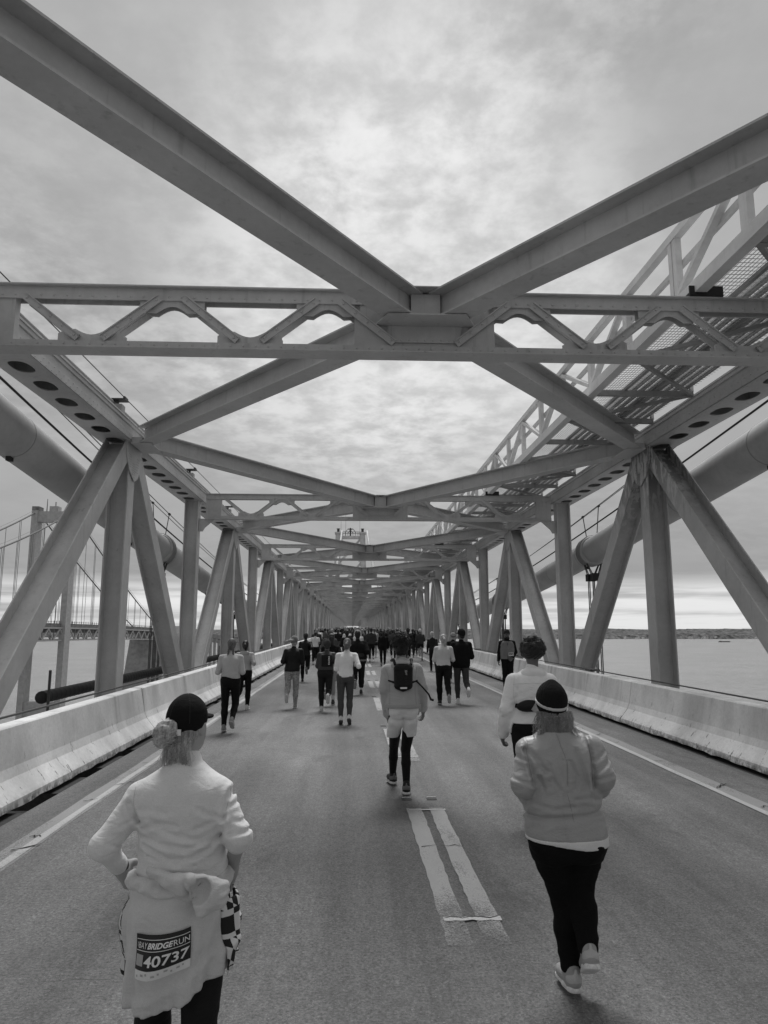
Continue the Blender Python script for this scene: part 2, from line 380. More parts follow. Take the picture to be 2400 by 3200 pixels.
# ---------------------------------------------------------------- concrete barrier, segment by segment
def m_concrete():
    t = NT('barrier_concrete'); p = t.pos(); s = t.n('ShaderNodeSeparateXYZ'); t.l(p, s.inputs[0]); z = s.outputs[2]
    n1 = t.noise(p, 1.3, 6, .62); n2 = t.noise(p, 26, 6, .65)
    a = t.math('MULTIPLY', t.rng(n1, .3, .7, .62, .84), t.rng(n2, .3, .7, .9, 1.08))
    run = t.noise(t.pos(scale=(1, 2.6, .16)), 1.0, 6, .65)                # run-off streaks below the top edge
    m = t.math('MULTIPLY', t.rng(run, .54, .68, 0, 1), t.rng(z, .3, .80, .05, 1)); a = t.mix(t.math('MULTIPLY', m, .6), a, .2)
    soft = t.rng(t.noise(t.pos(scale=(1, 1.6, .5)), 1.0, 3, .5), .45, .7, 0, .42); a = t.mix(soft, a, .30)
    sc = t.rng(t.noise(t.pos(scale=(5, 14, 4.5), rot=(.5, 0, 0)), 1.0, 6, .7), .62, .65, 0, 1)   # scrapes near the foot
    a = t.mix(t.math('MULTIPLY', sc, t.rng(z, .15, .62, .95, .05)), a, .05)
    ft = t.math('MULTIPLY', t.rng(z, .05, .16, 1, 0), t.rng(t.noise(p, 9, 6, .7), .42, .56, 0, 1)); a = t.mix(t.math('MULTIPLY', ft, .75), a, .05)
    pt = t.rng(t.noise(p, 42, 3, .6), .71, .74, 0, .7); a = t.mix(pt, a, .08)
    return t.bsdf(a, .85, t.bump(t.math('ADD', n2, t.noise(p, 120, 3, .6)), .35, .006), .25)
CONC = m_concrete()
SEG = 6.72
def barrier_mesh(side, L, seed):
    r = random.Random(seed); n = 30; prof = [(0, .045), (.012, .12), (.16, .30), (.20, .40), (.27, .805), (.285, .82), (.47, .82), (.485, .80), (.60, .045)]
    v = []; f = []; m = len(prof); nick = [r.uniform(0, 1) for _ in range(n + 1)]
    for i in range(n + 1):
        for j, (a, z) in enumerate(prof):
            q = 0
            if j in (4, 5) and nick[i] > .84: q = -.012
            if j == 0: z += r.uniform(-.012, .012)
            v.append((side * a + (-q * side if j == 4 else 0), L * i / n, z + (q if j == 5 else 0)))
    for i in range(n):
        for j in range(m): f.append((i * m + j, i * m + (j + 1) % m, (i + 1) * m + (j + 1) % m, (i + 1) * m + j))
    f.append(tuple(range(m))); f.append(tuple(n * m + j for j in range(m)))
    me = mesh_of('barrier_segment', v, f, CONC); bm = bmesh.new(); bm.from_mesh(me); bmesh.ops.recalc_face_normals(bm, faces=bm.faces); bm.to_mesh(me); bm.free(); return me
for side, xf, y0, lab, grp in ((-1, -3.46, 13.2, 'pale concrete barrier segment in the row facing the parallel bridge', 'barrier row on the parallel bridge side'),
                               (1, 5.30, 14.25, 'pale concrete barrier segment in the row facing the open bay and wooded shore', 'barrier row on the open bay side')):
    mes = [barrier_mesh(side, SEG - .022, 5 * i + side) for i in range(4)]
    for k in range(-3, 115):
        y = y0 + k * SEG
        if y > Y_END - 8: break
        ob = link('barrier_segment', mes[k % 4], None, (xf, y, camber(y))); tag(ob, lab, 'barrier', grp)
        if k < 6:      # cast-in feet on the deck bracket
            MB().box(min(side * .25, side * .5), max(side * .25, side * .5), .7, 1.0, -.012, .06).obj('foot', HAULM, ob)
            MB().box(min(side * .25, side * .5), max(side * .25, side * .5), SEG - 1.2, SEG - .9, -.012, .06).obj('foot', HAULM, ob)
# ================================================================ the bridge we stand on: a suspension bridge with high stiffening trusses
P = 8.1; YB0 = 9.8; XL, XR = -5.50, 7.50; XC = (XL + XR) / 2 + .03
ZB, ZT = 6.46, 6.92                       # chord underside / top
ZLOW = -1.2
ZR0, ZR1 = 6.22, 6.66                      # lateral bracing: underside / top
bridge = empty('suspension_bridge', (XC, 0, 0), 'grey riveted suspension bridge with high trusses and cross bracing over the road', 'bridge')
bridge_off = Vector((-XC, 0, 0))
def bl(name, me, y=0.0, x=0.0, parent=None, kind=None, mirror=False):
    ob = link(name, me, parent or bridge, None, kind)
    ob.location = (x - (XC if parent is None else 0), y, camber(y)); return ob
NP = int((Y_END - YB0) / P)
# ---- meshes, made once; local y = 0 at the node
def side_meshes(s, mat):
    """s=-1 left, +1 right. x=0 at the inner chord face, members on the outer side"""
    d = {}
    xm = s * .36                            # member axis
    # vertical post: H-section, flanges parallel to the truss plane
    for nm, zt in (('postA', ZB), ('postB', ZB)):
        d[nm] = MB().ibeam((xm, 0, -1.4), (xm, 0, zt), .50 if nm == 'postA' else .44, .50, .03, .025, (1, 0, 0)).me('vertical_post', mat)
    # diagonals: from the A node (top) to the B nodes (bottom)
    zt = ZB - .05
    d['diagN'] = MB().ibeam((xm, -.30, zt), (xm, -P + .1, ZLOW), .46, .54, .03, .025, (1, 0, 0)).me('diagonal', mat)
    d['diagF'] = MB().ibeam((xm, .30, zt), (xm, P - .1, ZLOW), .46, .54, .03, .025, (1, 0, 0)).me('diagonal', mat)
    # top chord: box with a perforated bottom plate, riveted band and a top flange
    m = MB(); w = .80; L = P; n = 8; cell = L / n
    for i in range(n):
        y0 = i * cell; yc = y0 + cell / 2; rect = [(0, y0), (w, y0), (w, y0 + cell), (0, y0 + cell)]
        hole = []
        for k in range(16):
            a = 2 * math.pi * k / 16 + math.pi / 16; c, q = math.cos(a), math.sin(a)
            hole.append((w / 2 + .19 * math.copysign(abs(c) ** .75, c), yc + .29 * math.copysign(abs(q) ** .75, q)))
        ring = []
        for (hx, hy) in hole:
            dx, dy = hx - w / 2, hy - yc; sc = min((w / 2) / abs(dx) if dx else 9, (cell / 2) / abs(dy) if dy else 9); ring.append((w / 2 + dx * sc, yc + dy * sc))
        for zz in (ZB, ZB + .018):
            vv = [(s * a, b, zz) for a, b in hole + ring]; ff = [(k, (k + 1) % 16, 16 + (k + 1) % 16, 16 + k) for k in range(16)]
            # corner fills
            cs = [(s * a, b, zz) for a, b in rect]; vv += cs
            for ci, (rx, ry) in enumerate(rect):
                # nearest two ring points either side of the corner
                idx = sorted(range(16), key=lambda k: (ring[k][0] - rx) ** 2 + (ring[k][1] - ry) ** 2)[:2]
                ff.append((16 + idx[0], 16 + idx[1], 32 + ci))
            m.add(vv, ff)
        m.add([(s * a, b, zz) for zz in (ZB, ZB + .018) for a, b in hole], [(k, (k + 1) % 16, 16 + (k + 1) % 16, 16 + k) for k in range(16)])
    def bx(x0, x1, z0, z1, q0=0.0, q1=L): m.box(min(s * x0, s * x1), max(s * x0, s * x1), q0, q1, z0, z1)
    bx(.035, .060, ZB + .02, ZT - .022)                    # inner web
    bx(w - .06, w - .035, ZB + .02, ZT - .022)             # outer web
    bx(-.02, w + .02, ZT - .02, ZT + .02)                  # top plate
    bx(.004, .0345, ZB + .019, ZB + .20)                   # riveted band
    bx(.004, .0345, ZT - .10, ZT - .021)
    d['chord'] = m.me('top_chord', mat)
    rv = MB()
    for i in range(36):
        for zz in (ZB + .055, ZB + .155): rv.rivet((s * .004, .12 + i * .225 + (.11 if zz > ZB + .1 else 0), zz), (-s, 0, 0), .017)
    for i in range(54): rv.rivet((s * .07, .1 + i * .15, ZB), (0, 0, -1), .014)
    d['chord_rivets'] = rv.me('rivets', mat)
    # bottom chord and node plates
    d['low'] = MB().box(min(s * .1, s * .62), max(s * .1, s * .62), 0, P, ZLOW - .5, ZLOW).me('bottom_chord', mat)
    g = MB(); poly = [(-.62, ZB - .001), (.62, ZB - .001), (.60, ZB - .42), (.40, ZB - .78), (.12, ZB - .92), (-.30, ZB - .70), (-.55, ZB - .42)]
    xa, xb = s * .088, s * .068
    g.prism(poly, 0, xa, xb); d['gusset'] = g.me('gusset_plate', mat)
    g = MB()
    for i in range(3):
        for j in range(6):
            g.rivet((xb, -.40 + i * .08, ZB - .30 - j * .06), (-s, 0, 0)); g.rivet((xb, .26 + i * .08 - j * .02, ZB - .30 - j * .07), (-s, 0, 0)); g.rivet((xb, -.08 + i * .08, ZB - .48 - j * .055), (-s, 0, 0))
    d['gusset_rivets'] = g.me('rivets', mat)
    # box behind the node, where the bracing lands
    d['nodebox'] = MB().box(min(0, -s * .50), max(0, -s * .50), -.55, .55, ZR0 + .170, ZR0 + .188).box(min(0, -s * .26), max(0, -s * .26), -.5, .5, ZR0 + .189, ZB + .1).me('node_plate', mat)
    d['knee'] = MB().prism([(-s * .46, 5.80), (0, 5.80), (s * .10, 5.80), (s * .10, 5.34), (-s * .02, 5.34), (-s * .10, 5.48)], 1, -.06, .06).me('knee_plate', mat)
    return d
SM = {-1: side_meshes(-1, STEEL), 1: side_meshes(1, STEEL)}
SMR = side_meshes(1, STEEL_R)
# ---- the strut: two flanged chords, lattice bars, gussets, solid centre and end plates (centred on XC)
HW = (XR - XL) / 2
ZS0, ZS1 = 5.78, 6.72
def strut_meshes():
    d = {}
    m = MB()
    for z0, z1, zf in ((ZS1 - .02, ZS1, 1), (ZS0, ZS0 + .02, 0)): m.box(-HW + .1, HW - .1, -.17, .17, z0, z1)
    m.box(-HW + .1, HW - .1, -.10, -.075, ZS1 - .20, ZS1 - .021); m.box(-HW + .1, HW - .1, .075, .10, ZS1 - .20, ZS1 - .021)
    m.box(-HW + .1, HW - .1, -.10, -.075, ZS0 + .021, ZS0 + .12); m.box(-HW + .1, HW - .1, .075, .10, ZS0 + .021, ZS0 + .12)
    d['chords'] = m.me('strut_chords', STEEL)
    d['centre'] = MB().box(-1.02, 1.02, -.072, -.055, ZS0 + .022, ZS1 - .022).box(-1.02, 1.02, .055, .072, ZS0 + .022, ZS1 - .022).me('centre_plate', STEEL)
    d['end'] = MB().box(-HW + .1, -HW + .66, -.072, .072, ZS0 + .022, ZS1 - .022).me('end_plate', STEEL)
    d['end2'] = MB().box(HW - .66, HW - .1, -.072, .072, ZS0 + .022, ZS1 - .022).me('end_plate', STEEL)
    bars = []; zb, zt = ZS0 + .15, ZS1 - .17
    xs = [-HW + .62 + i * 1.12 for i in range(6)]            # alternates top, bottom ...
    for sg in (1, -1):
        for i in range(5):
            a = (sg * xs[i], zt if i % 2 == 0 else zb); b = (sg * xs[i + 1], zb if i % 2 == 0 else zt)
            sgn = 1 if b[0] > a[0] else -1; ax, bx_ = a[0] + .17 * sgn, b[0] - .17 * sgn
            for yy in (-.115, .115):
                mm = MB().bar((ax, yy, a[1]), (bx_, yy, b[1]), .02, .105, (0, 0, 1))
                sl = .05 if yy < 0 else -.05
                mm.bar((ax, yy - sl * 0, a[1]), (bx_, yy, b[1]), .07, .015, (0, 0, 1), (0, .045))
                if yy < 0:
                    for q in range(5):
                        t_ = .06 + .22 * q; mm.rivet((ax + (bx_ - ax) * t_, yy - .0105, a[1] + (b[1] - a[1]) * t_), (0, -1, 0), .022)
                bars.append(mm.me('lattice_bar', STEEL))
    d['bars'] = bars
    gs = []
    for sg in (1, -1):
        for i in range(1, 5):
            top = i % 2 == 0; x = sg * xs[i]
            zz0, zz1 = (ZS1 - .021, ZS1 - .46) if top else (ZS0 + .021, ZS0 + .36)
            zd = zz1 - zz0
            pts = [(x - .46, zz0), (x - .46, zz0 + zd * .62), (x - .34, zz0 + zd * .80)] + [(x - .22 + .44 * q / 8, zz0 + zd * (.82 - .24 * math.sin(math.pi * q / 8))) for q in range(9)] + [(x + .34, zz0 + zd * .80), (x + .46, zz0 + zd * .62), (x + .46, zz0)]
            gs.append(MB().prism(pts, 1, -.072, -.056).prism(pts, 1, .056, .072).me('gusset', STEEL))
    d['gussets'] = gs
    rv = MB()
    for i in range(70):
        x = -HW + .3 + i * (2 * HW - .6) / 69
        rv.rivet((x, -.10, ZS1 - .15), (0, -1, 0), .019); rv.rivet((x, -.10, ZS0 + .07), (0, -1, 0), .016)
    d['rivets'] = rv.me('rivets', STEEL)
    # centre: square tie between the two braces and the hanger plate
    m = MB(); m.box(-.21, .21, -.235, -.205, ZR0 + .002, ZR1 - .03).box(-.21, .21, .205, .235, ZR0 + .002, ZR1 - .03)
    m.prism([(-.55, -.50), (.55, -.50), (.78, 0), (.55, .50), (-.55, .50), (-.78, 0)], 2, ZR0 - .020, ZR0 - .002)
    m.prism([(-.30, -.40), (.30, -.40), (.5, 0), (.30, .40), (-.30, .40), (-.5, 0)], 2, ZR1 + .002, ZR1 + .018)
    d['hub'] = m.me('bracing_hub', STEEL)
    m = MB().prism([(-.54, ZR0 - .021), (.54, ZR0 - .021), (.50, ZR0 - .27), (-.56, ZR0 - .27)], 1, -.102, -.086)
    for i in range(9): m.rivet((-.46 + i * .115, -.102, ZR0 - .235), (0, -1, 0), .018)
    m.prism([(-.54, ZR0 - .021), (.54, ZR0 - .021), (.50, ZR0 - .27), (-.56, ZR0 - .27)], 1, .086, .102)
    d['hubplate'] = m.me('hanger_plate', STEEL)
    # one mesh for the far struts
    m = MB(); zb, zt = ZS0 + .1, ZS1 - .1
    for q in ('chords', 'centre', 'end', 'end2', 'hub', 'hubplate'):
        me = d[q]; m.add([v.co for v in me.vertices], [tuple(p.vertices) for p in me.polygons])
    for me in bars: m.add([v.co for v in me.vertices], [tuple(p.vertices) for p in me.polygons][:12])
    d['whole'] = m.me('transverse_strut', STEEL, fix=False)
    return d
ST = strut_meshes()
# ---- lateral bracing: from the hub of a strut (B) to the A nodes; flanges horizontal
def brace(sx, sy):
    xe = sx * (HW - .22); a = Vector((sx * .20, sy * .12, (ZR0 + ZR1) / 2)); b = Vector((xe, sy * (P - .28), (ZR0 + ZR1) / 2 + .20))
    return MB().ibeam(a, b, .40, ZR1 - ZR0, .028, .022, (0, 0, 1)).me('lateral_brace', STEEL)
BR = {(sx, sy): brace(sx, sy) for sx in (-1, 1) for sy in (-1, 1)}
FLO = MB().box(-HW - .5, HW + .5, -.2, .2, -1.25, -.33).me('floor_beam', STEEL_D)
FIX = IRON
for k in range(-2, NP + 1):
    y = YB0 + k * P; isB = k % 2 == 0
    for s, xi in ((-1, XL), (1, XR)):
        d = SM[s]
        if s == 1 and k == 1: d = SMR
        bl('vertical_post', d['postB' if isB else 'postA'], y, xi)
        c = bl('top_chord', SM[s]['chord'], y, xi)
        if -1 <= k < 7: link('rivets', SM[s]['chord_rivets'], c, None, 'stuff')
        bl('bottom_chord', SM[s]['low'], y, xi)
        if not isB:
            bl('diagonal', d['diagN'], y, xi); bl('diagonal', d['diagF'], y, xi)
            g = bl('gusset_plate', d['gusset'], y, xi)
            if k < 8: link('rivets', d['gusset_rivets'], g, None, 'stuff')
            bl('node_plate', SM[s]['nodebox'], y, xi)
        else:
            bl('knee_plate', SM[s]['knee'], y, xi)
    bl('floor_beam', FLO, y, XC)
    if isB:
        if k < 12:
            r = bl('transverse_strut', ST['chords'], y, XC)
            for q, nm in (('centre', 'centre_plate'), ('end', 'end_plate'), ('end2', 'end_plate'), ('hub', 'bracing_hub'), ('hubplate', 'hanger_plate')): link(nm, ST[q], r)
            for me in ST['bars']: link('lattice_bar', me, r)
            for me in ST['gussets']: link('gusset', me, r)
            link('rivets', ST['rivets'], r, None, 'stuff')
        else: bl('transverse_strut', ST['whole'], y, XC)
        for key, me in BR.items(): bl('lateral_brace', me, y, XC)
# ---- main cables
CXL, CXR = -7.0, 8.95
def cable_z(Y): return 2.0 + .00074 * (Y - 86) ** 2
TOWER_Y = 330.0
def cable_x(X0, Y):
    t_ = min(1, max(0, (Y - 110) / (TOWER_Y - 110))); return X0 + (XC + (X0 - XC) * .74 - X0) * t_
CABLE = m_steel('cable_wrap_paint', .42, 0, .4)
for X0, sg in ((CXL, -1), (CXR, 1)):
    ys = [-6 + 3 * i for i in range(32)] + [90 + 8 * i for i in range(31)]; ys = [q for q in ys if q <= TOWER_Y - .1] + [TOWER_Y]
    cabl = MB().tube([(cable_x(X0, q) - XC, q, cable_z(q)) for q in ys], .475, 28).obj('main_cable', CABLE, bridge, True)
    # hand ropes and a thicker service rope over the cable
    for nm, dz, dx, r, mt in (('hand_rope', 1.72, .32 * sg, .014, WIRE), ('hand_rope', 1.30, -.30 * sg, .014, WIRE), ('service_rope', .92, 0.0, .028, DARK)):
        MB().tube([(cable_x(X0, q) + dx - XC, q, cable_z(q) + dz) for q in ys[:60]], r, 6).obj(nm, mt, bridge, True)
    # weld seams round the wrap between the bands
    for q in [14.5 + 4.05 * i for i in range(14)]:
        sl = math.atan(2 * .00074 * (q - 86)); dv = Vector((0, math.cos(sl), math.sin(sl))); c = Vector((X0 - XC, q, cable_z(q)))
        MB().tube([c - dv * .012, c + dv * .012], .481, 28).obj('wrap_seam', STEEL_D, cabl, True)
        MB().box(X0 - XC - .05, X0 - XC + .05, q - .12, q + .02, cable_z(q) - .55, cable_z(q) - .45).obj('drip_lug', DARK, cabl)
    # bands, stanchions and hangers at the B nodes
    for k in range(0, 18, 2):
        q = YB0 + k * P; zc = cable_z(q); c = Vector((X0 - XC, q, zc)); sl = math.atan(2 * .00074 * (q - 86)); dv = Vector((0, math.cos(sl), math.sin(sl)))
        band = MB().tube([c - dv * .30, c - dv * .27, c + dv * .27, c + dv * .30], [.50, .545, .545, .50], 28).obj('cable_band', CABLE, bridge, True)
        for e in (-.16, -.05, .06, .17):                         # rope grooves over the band
            MB().tube([c + dv * e + Vector((math.sin(a) * .565, 0, math.cos(a) * .565)) for a in [-2.6 + 5.2 * i / 18 for i in range(19)]], .022, 6).obj('hanger_loop', STEEL_D, band, True)
        for dx, dz in ((.32 * sg, 1.72), (-.30 * sg, 1.30)):
            MB().tube([(c.x + dx * .6, q, zc + .45), (c.x + dx, q, zc + dz + .03)], .017, 6).tube([(c.x + dx, q - .06, zc + dz), (c.x + dx, q + .06, zc + dz)], .045, 8).obj('stanchion', IRON, bridge)
        z0 = zc - .95
        if z0 > .4:
            for dx in (-.09, .09):
                for dy in (-.33, -.17, .17, .33): MB().tube([(c.x + dx, q + dy, -1.0), (c.x + dx, q + dy, z0), (c.x + dx * 3.2, q + dy * .5, zc - .42)], .019, 6).obj('hanger_rope', IRON, bridge)
            MB().box(c.x - .16, c.x + .16, q - .42, q - .12, z0 - .14, z0 + .12).box(c.x - .16, c.x + .16, q + .12, q + .42, z0 - .14, z0 + .12).box(c.x - .08, c.x + .08, q - .4, q + .4, z0 - .05, z0 + .09).obj('spreader_clamp', DARK, bridge)
# ---- pipes and fixtures along the chord on the parallel-bridge side
for dx, dz, r in ((-.55, .55, .05), (-.42, .30, .05), (-.30, .72, .012)):
    MB().tube([(XL + dx - XC, -4 + 4 * i, ZT + dz) for i in range(60)], r, 8).obj('conduit', STEEL_D if r > .02 else WIRE, bridge, True)
for k in range(-1, 16):
    y = YB0 + k * P - .35
    m = MB().box(XL - .62 - XC, XL - .30 - XC, y - .14, y + .14, ZT + .02, ZT + .5).obj('conduit_bracket', STEEL_D, bridge)
    MB().box(XL - .62 - XC, XL - .22 - XC, y - .12, y + .16, ZT + .62, ZT + .655).box(XL - .48 - XC, XL - .42 - XC, y - .03, y + .03, ZT + .5, ZT + .62).tube([(XL - .26 - XC, y - .1, ZT + .68), (XL - .26 - XC, y + .12, ZT + .68)], .035, 8).obj('floodlight', FIX, m)
# ---- black corrugated hose behind the left barrier, with its end bracket; thin uprights beside the posts
hose = MB(); yy = 15.5
while yy < 60:
    hose.tube([(-6.45 - XC, yy, .44), (-6.45 - XC, yy + .03, .44), (-6.45 - XC, yy + .06, .44), (-6.45 - XC, yy + .22, .44), (-6.45 - XC, yy + .25, .44)], [.128, .134, .130, .128, .128], 14, caps=(yy < 15.6)); yy += .25
hose.obj('corrugated_hose', DARK, bridge, True)
for y in (15.45, 18.5, 26.5, 30.6, 34.6): MB().box(-6.30 - XC, -6.255 - XC, y - .02, y + .02, -.3, 1.0).obj('bracket_upright', IRON, bridge)
for X, s in ((-4.02, -1), (5.86, 1)): MB().tube([(X - XC, 2 + 8 * i, .86) for i in range(32)], .014, 6).obj('barrier_wire', IRON, bridge)
for y in (17.6, 26.2, 33.8): MB().box(5.80 - XC, 6.05 - XC, y - .2, y + .2, .825, .87).obj('barrier_clamp', IRON, bridge)

# ---- the tower ahead
TX = (CXR - CXL) / 2 * .71; TZ = 44.6
tw = empty('bridge_tower', (-.9, TOWER_Y, 0), 'steel suspension tower with X bracing rising over the far end of the truss tunnel', 'tower')
def leg_x(z): return TX + (TZ - z) * .024
for s in (-1, 1):
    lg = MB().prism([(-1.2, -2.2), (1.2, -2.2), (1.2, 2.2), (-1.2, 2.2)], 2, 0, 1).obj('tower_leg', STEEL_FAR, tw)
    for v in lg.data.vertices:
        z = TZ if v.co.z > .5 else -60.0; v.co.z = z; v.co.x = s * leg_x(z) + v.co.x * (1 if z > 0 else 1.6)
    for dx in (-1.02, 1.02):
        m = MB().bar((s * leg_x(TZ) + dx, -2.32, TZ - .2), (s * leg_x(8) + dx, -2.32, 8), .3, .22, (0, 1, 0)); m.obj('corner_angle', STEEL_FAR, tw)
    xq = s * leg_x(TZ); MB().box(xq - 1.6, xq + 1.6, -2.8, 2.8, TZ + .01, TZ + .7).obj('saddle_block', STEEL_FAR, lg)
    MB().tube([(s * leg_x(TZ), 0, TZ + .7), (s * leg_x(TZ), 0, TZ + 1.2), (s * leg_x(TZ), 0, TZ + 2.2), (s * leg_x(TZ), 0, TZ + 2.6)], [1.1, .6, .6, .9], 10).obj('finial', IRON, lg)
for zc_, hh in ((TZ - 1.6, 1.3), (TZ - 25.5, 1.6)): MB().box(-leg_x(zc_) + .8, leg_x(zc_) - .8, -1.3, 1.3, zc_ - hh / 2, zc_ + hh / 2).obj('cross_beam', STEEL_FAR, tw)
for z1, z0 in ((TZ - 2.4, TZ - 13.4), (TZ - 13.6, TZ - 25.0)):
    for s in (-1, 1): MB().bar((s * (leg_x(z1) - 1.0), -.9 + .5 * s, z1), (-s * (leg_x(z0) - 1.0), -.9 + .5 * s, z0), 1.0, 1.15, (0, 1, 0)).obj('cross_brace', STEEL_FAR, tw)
rl = MB()
for z in (TZ + .1, TZ + .9): rl.tube([(-TX + 1, -1.5, z), (TX - 1, -1.5, z)], .12, 6)
for i in range(9): rl.tube([(-TX + 1 + i * (2 * TX - 2) / 8, -1.5, TZ - .9), (-TX + 1 + i * (2 * TX - 2) / 8, -1.5, TZ + 1.0)], .1, 6)
rl.obj('railing', IRON, tw)
cr = MB().tube([(-2.6, -1, TZ + .6), (-1.1, -1, TZ + 2.4), (1.1, -1, TZ + 2.4), (2.6, -1, TZ + .6)], .14, 6).tube([(0, -1, TZ - 1), (0, -1, TZ + 2.8)], .35, 8).tube([(-1.1, -1, TZ + 2.4), (1.1, -1, TZ + .6)], .15, 6).tube([(1.1, -1, TZ + 2.4), (-1.1, -1, TZ + .6)], .15, 6)
cr.obj('beacon_frame', IRON, tw)
for x in (-4.4, -2.2, 4.4): MB().tube([(x, 0, TZ - 1.4), (x, 0, TZ + 11)], [.07, .04], 5).obj('antenna', IRON, tw)

# ================================================================ the long inspection walkway truss lying on the struts
WX0, WX1 = 5.12, 7.30; WZ0, WZ1 = ZS1 + .06, ZS1 + 1.40
walk = empty('inspection_walkway', (WX0, 0, WZ0), 'galvanised walkway truss with wire mesh floor lying along the top of the struts', 'walkway')
U = 2.03; WY0 = .18
def wlk(name, me, y, parent=None, kind=None): return link(name, me, parent or walk, (0, y, camber(y)), kind)
h = WZ1 - WZ0; wd = WX1 - WX0
BC = MB().box(-.09, .09, 0, 2 * U, 0, .20).me('bottom_chord', STEEL_L); TCH = MB().box(-.065, .065, 0, 2 * U, h - .13, h).me('top_chord', STEEL_L)
VM = MB().box(-.05, .05, -.09, .09, .201, h - .131).me('vertical', STEEL_L); VM2 = MB().box(-.05, .05, -.13, -.015, .201, h - .131).box(-.05, .05, .015, .13, .201, h - .131).me('vertical', STEEL_L)
D1 = MB().bar((0, .1, h - .19), (0, U - .1, .26), .08, .12, (1, 0, 0)).me('diagonal', STEEL_L); D2 = MB().bar((0, U + .1, .26), (0, 2 * U - .1, h - .19), .08, .12, (1, 0, 0)).me('diagonal', STEEL_L)
RAIL = MB().box(.055, .12, 0, 2 * U, h * .56, h * .56 + .09).me('mid_rail', STEEL_L)
ORAIL = MB().box(wd - .05, wd + .02, 0, 2 * U, h - .10, h - .03).box(wd - .05, wd + .02, 0, 2 * U, .55, .62).me('outer_rail', STEEL_L)
OPOST = MB().box(wd - .05, wd + .02, -.04, .04, .1, h - .1).me('outer_post', STEEL_L)
CB = MB().box(.095, wd, -.05, .05, .0, .12).me('floor_bearer', STEEL_D); CD = MB().bar((.1, 0, .05), (wd, U, .05), .07, .07).me('floor_brace', STEEL_D); CD2 = MB().bar((.1, 2 * U, .05), (wd, U, .05), .07, .07).me('floor_brace', STEEL_D)
STR = MB().box(.68, .75, 0, 2 * U, .122, .18).me('floor_stringer', STEEL_D); STR2 = MB().box(1.36, 1.43, 0, 2 * U, .122, .18).me('floor_stringer', STEEL_D)
ms = MB()
for i in range(34): ms.box(.12 + i * .06, .12 + i * .06 + .007, 0, 2 * U, .183, .190)
for i in range(36): ms.box(.10, wd, i * 2 * U / 36, i * 2 * U / 36 + .008, .191, .199)
MESHF = ms.me('wire_mesh_floor', STEEL_L)
pk = []
for i in range(7): pk.append(MB().box(.92 + i * .18, .92 + i * .18 + .12, 0, 2 * U - .01, .202, .230).me('walk_plank', m_plain('walk_plank', .42, .8, 8, .35)))
nu = int((Y_END - 20 - WY0) / (2 * U))
FARW = MB()
for me in (BC, TCH, VM, D1, D2, RAIL, CB, OPOST): FARW.add([v.co for v in me.vertices], [tuple(p.vertices) for p in me.polygons])
FARW.add([(v.co.x, v.co.y + U, v.co.z) for v in VM.vertices], [tuple(p.vertices) for p in VM.polygons]); FARW.box(.10, wd, 0, 2 * U, .19, .22)
FARM = FARW.me('truss_bay', STEEL_L, fix=False)
for k in range(-1, nu):
    y = WY0 + k * 2 * U
    if k < 24:
        for nm, me in (('bottom_chord', BC), ('top_chord', TCH), ('diagonal', D1), ('diagonal', D2), ('mid_rail', RAIL), ('outer_rail', ORAIL), ('floor_stringer', STR), ('floor_stringer', STR2), ('floor_brace', CD), ('floor_brace', CD2)): wlk(nm, me, y)
        for dy in (0, U): wlk('vertical', VM2 if (k % 5 == 2 and dy == U) else VM, y + dy); wlk('floor_bearer', CB, y + dy); wlk('outer_post', OPOST, y + dy)
        wlk('wire_mesh_floor', MESHF, y, None, 'stuff')
        for me in pk: wlk('walk_plank', me, y)
    else: wlk('truss_bay', FARM, y)
for k in range(0, 30, 2):
    y = YB0 + k * P; MB().box(-.17, .34, y - .16, y + .16, -.058, -.002).box(-.17, .34, y - .19, y - .165, -.058, .10).obj('bearing_block', DARK, walk)
# ================================================================ the parallel suspension bridge
BX0, BX1 = -149.5, -133.0; BTY = 340.0; BXC = (BX0 + BX1) / 2
def deck_z(Y): return 2.9 - 4.4e-5 * max(0, Y - 250) ** 2
FARC = m_plain('far_concrete', .33, .85, .35, .25, .1, False); FARW_ = m_steel('parallel_bridge_paint', .44, 0, .5)
FARCB = m_plain('parallel_cable', .18, .7, .5, .2, .1, False); FARR = m_plain('parallel_bridge_deck', .20, .85, .5, .3, .1, False)
b2 = empty('suspension_bridge', (BXC, BTY, 0), 'pale parallel suspension bridge with portal tower standing across the water', 'bridge')
def o2(mb, name, mat=FARW_, parent=None, smooth=False, kind=None):
    mb.v = [(x - BXC, y - BTY, z) for x, y, z in mb.v]; return mb.obj(name, mat, parent or b2, smooth, kind)
BTZ = 56.0
for X in (BX0, BX1):
    lg = o2(MB().prism([(X - 1.35, BTY - 3.2), (X + 1.35, BTY - 3.2), (X + 1.35, BTY + 3.2), (X - 1.35, BTY + 3.2)], 2, -62, BTZ), 'tower_leg')
    o2(MB().box(X - 1.6, X + 1.6, BTY - 2.6, BTY + 2.6, BTZ + .01, BTZ + 2.0), 'saddle_housing', FARR, lg)
for zt, hb in ((BTZ - .3, 5.0), (28.7, 5.1), (-32, 6)): o2(MB().box(BX0 + 1.36, BX1 - 1.36, BTY - 2.4, BTY + 2.4, zt - hb, zt), 'cross_beam')
o2(MB().box(BXC - 2.0, BXC + 2.0, BTY - 2, BTY + 2, BTZ - .29, BTZ + 2.2).tube([(BXC, BTY, BTZ + 2), (BXC, BTY, BTZ + 4.5)], .35, 6), 'beacon_house')
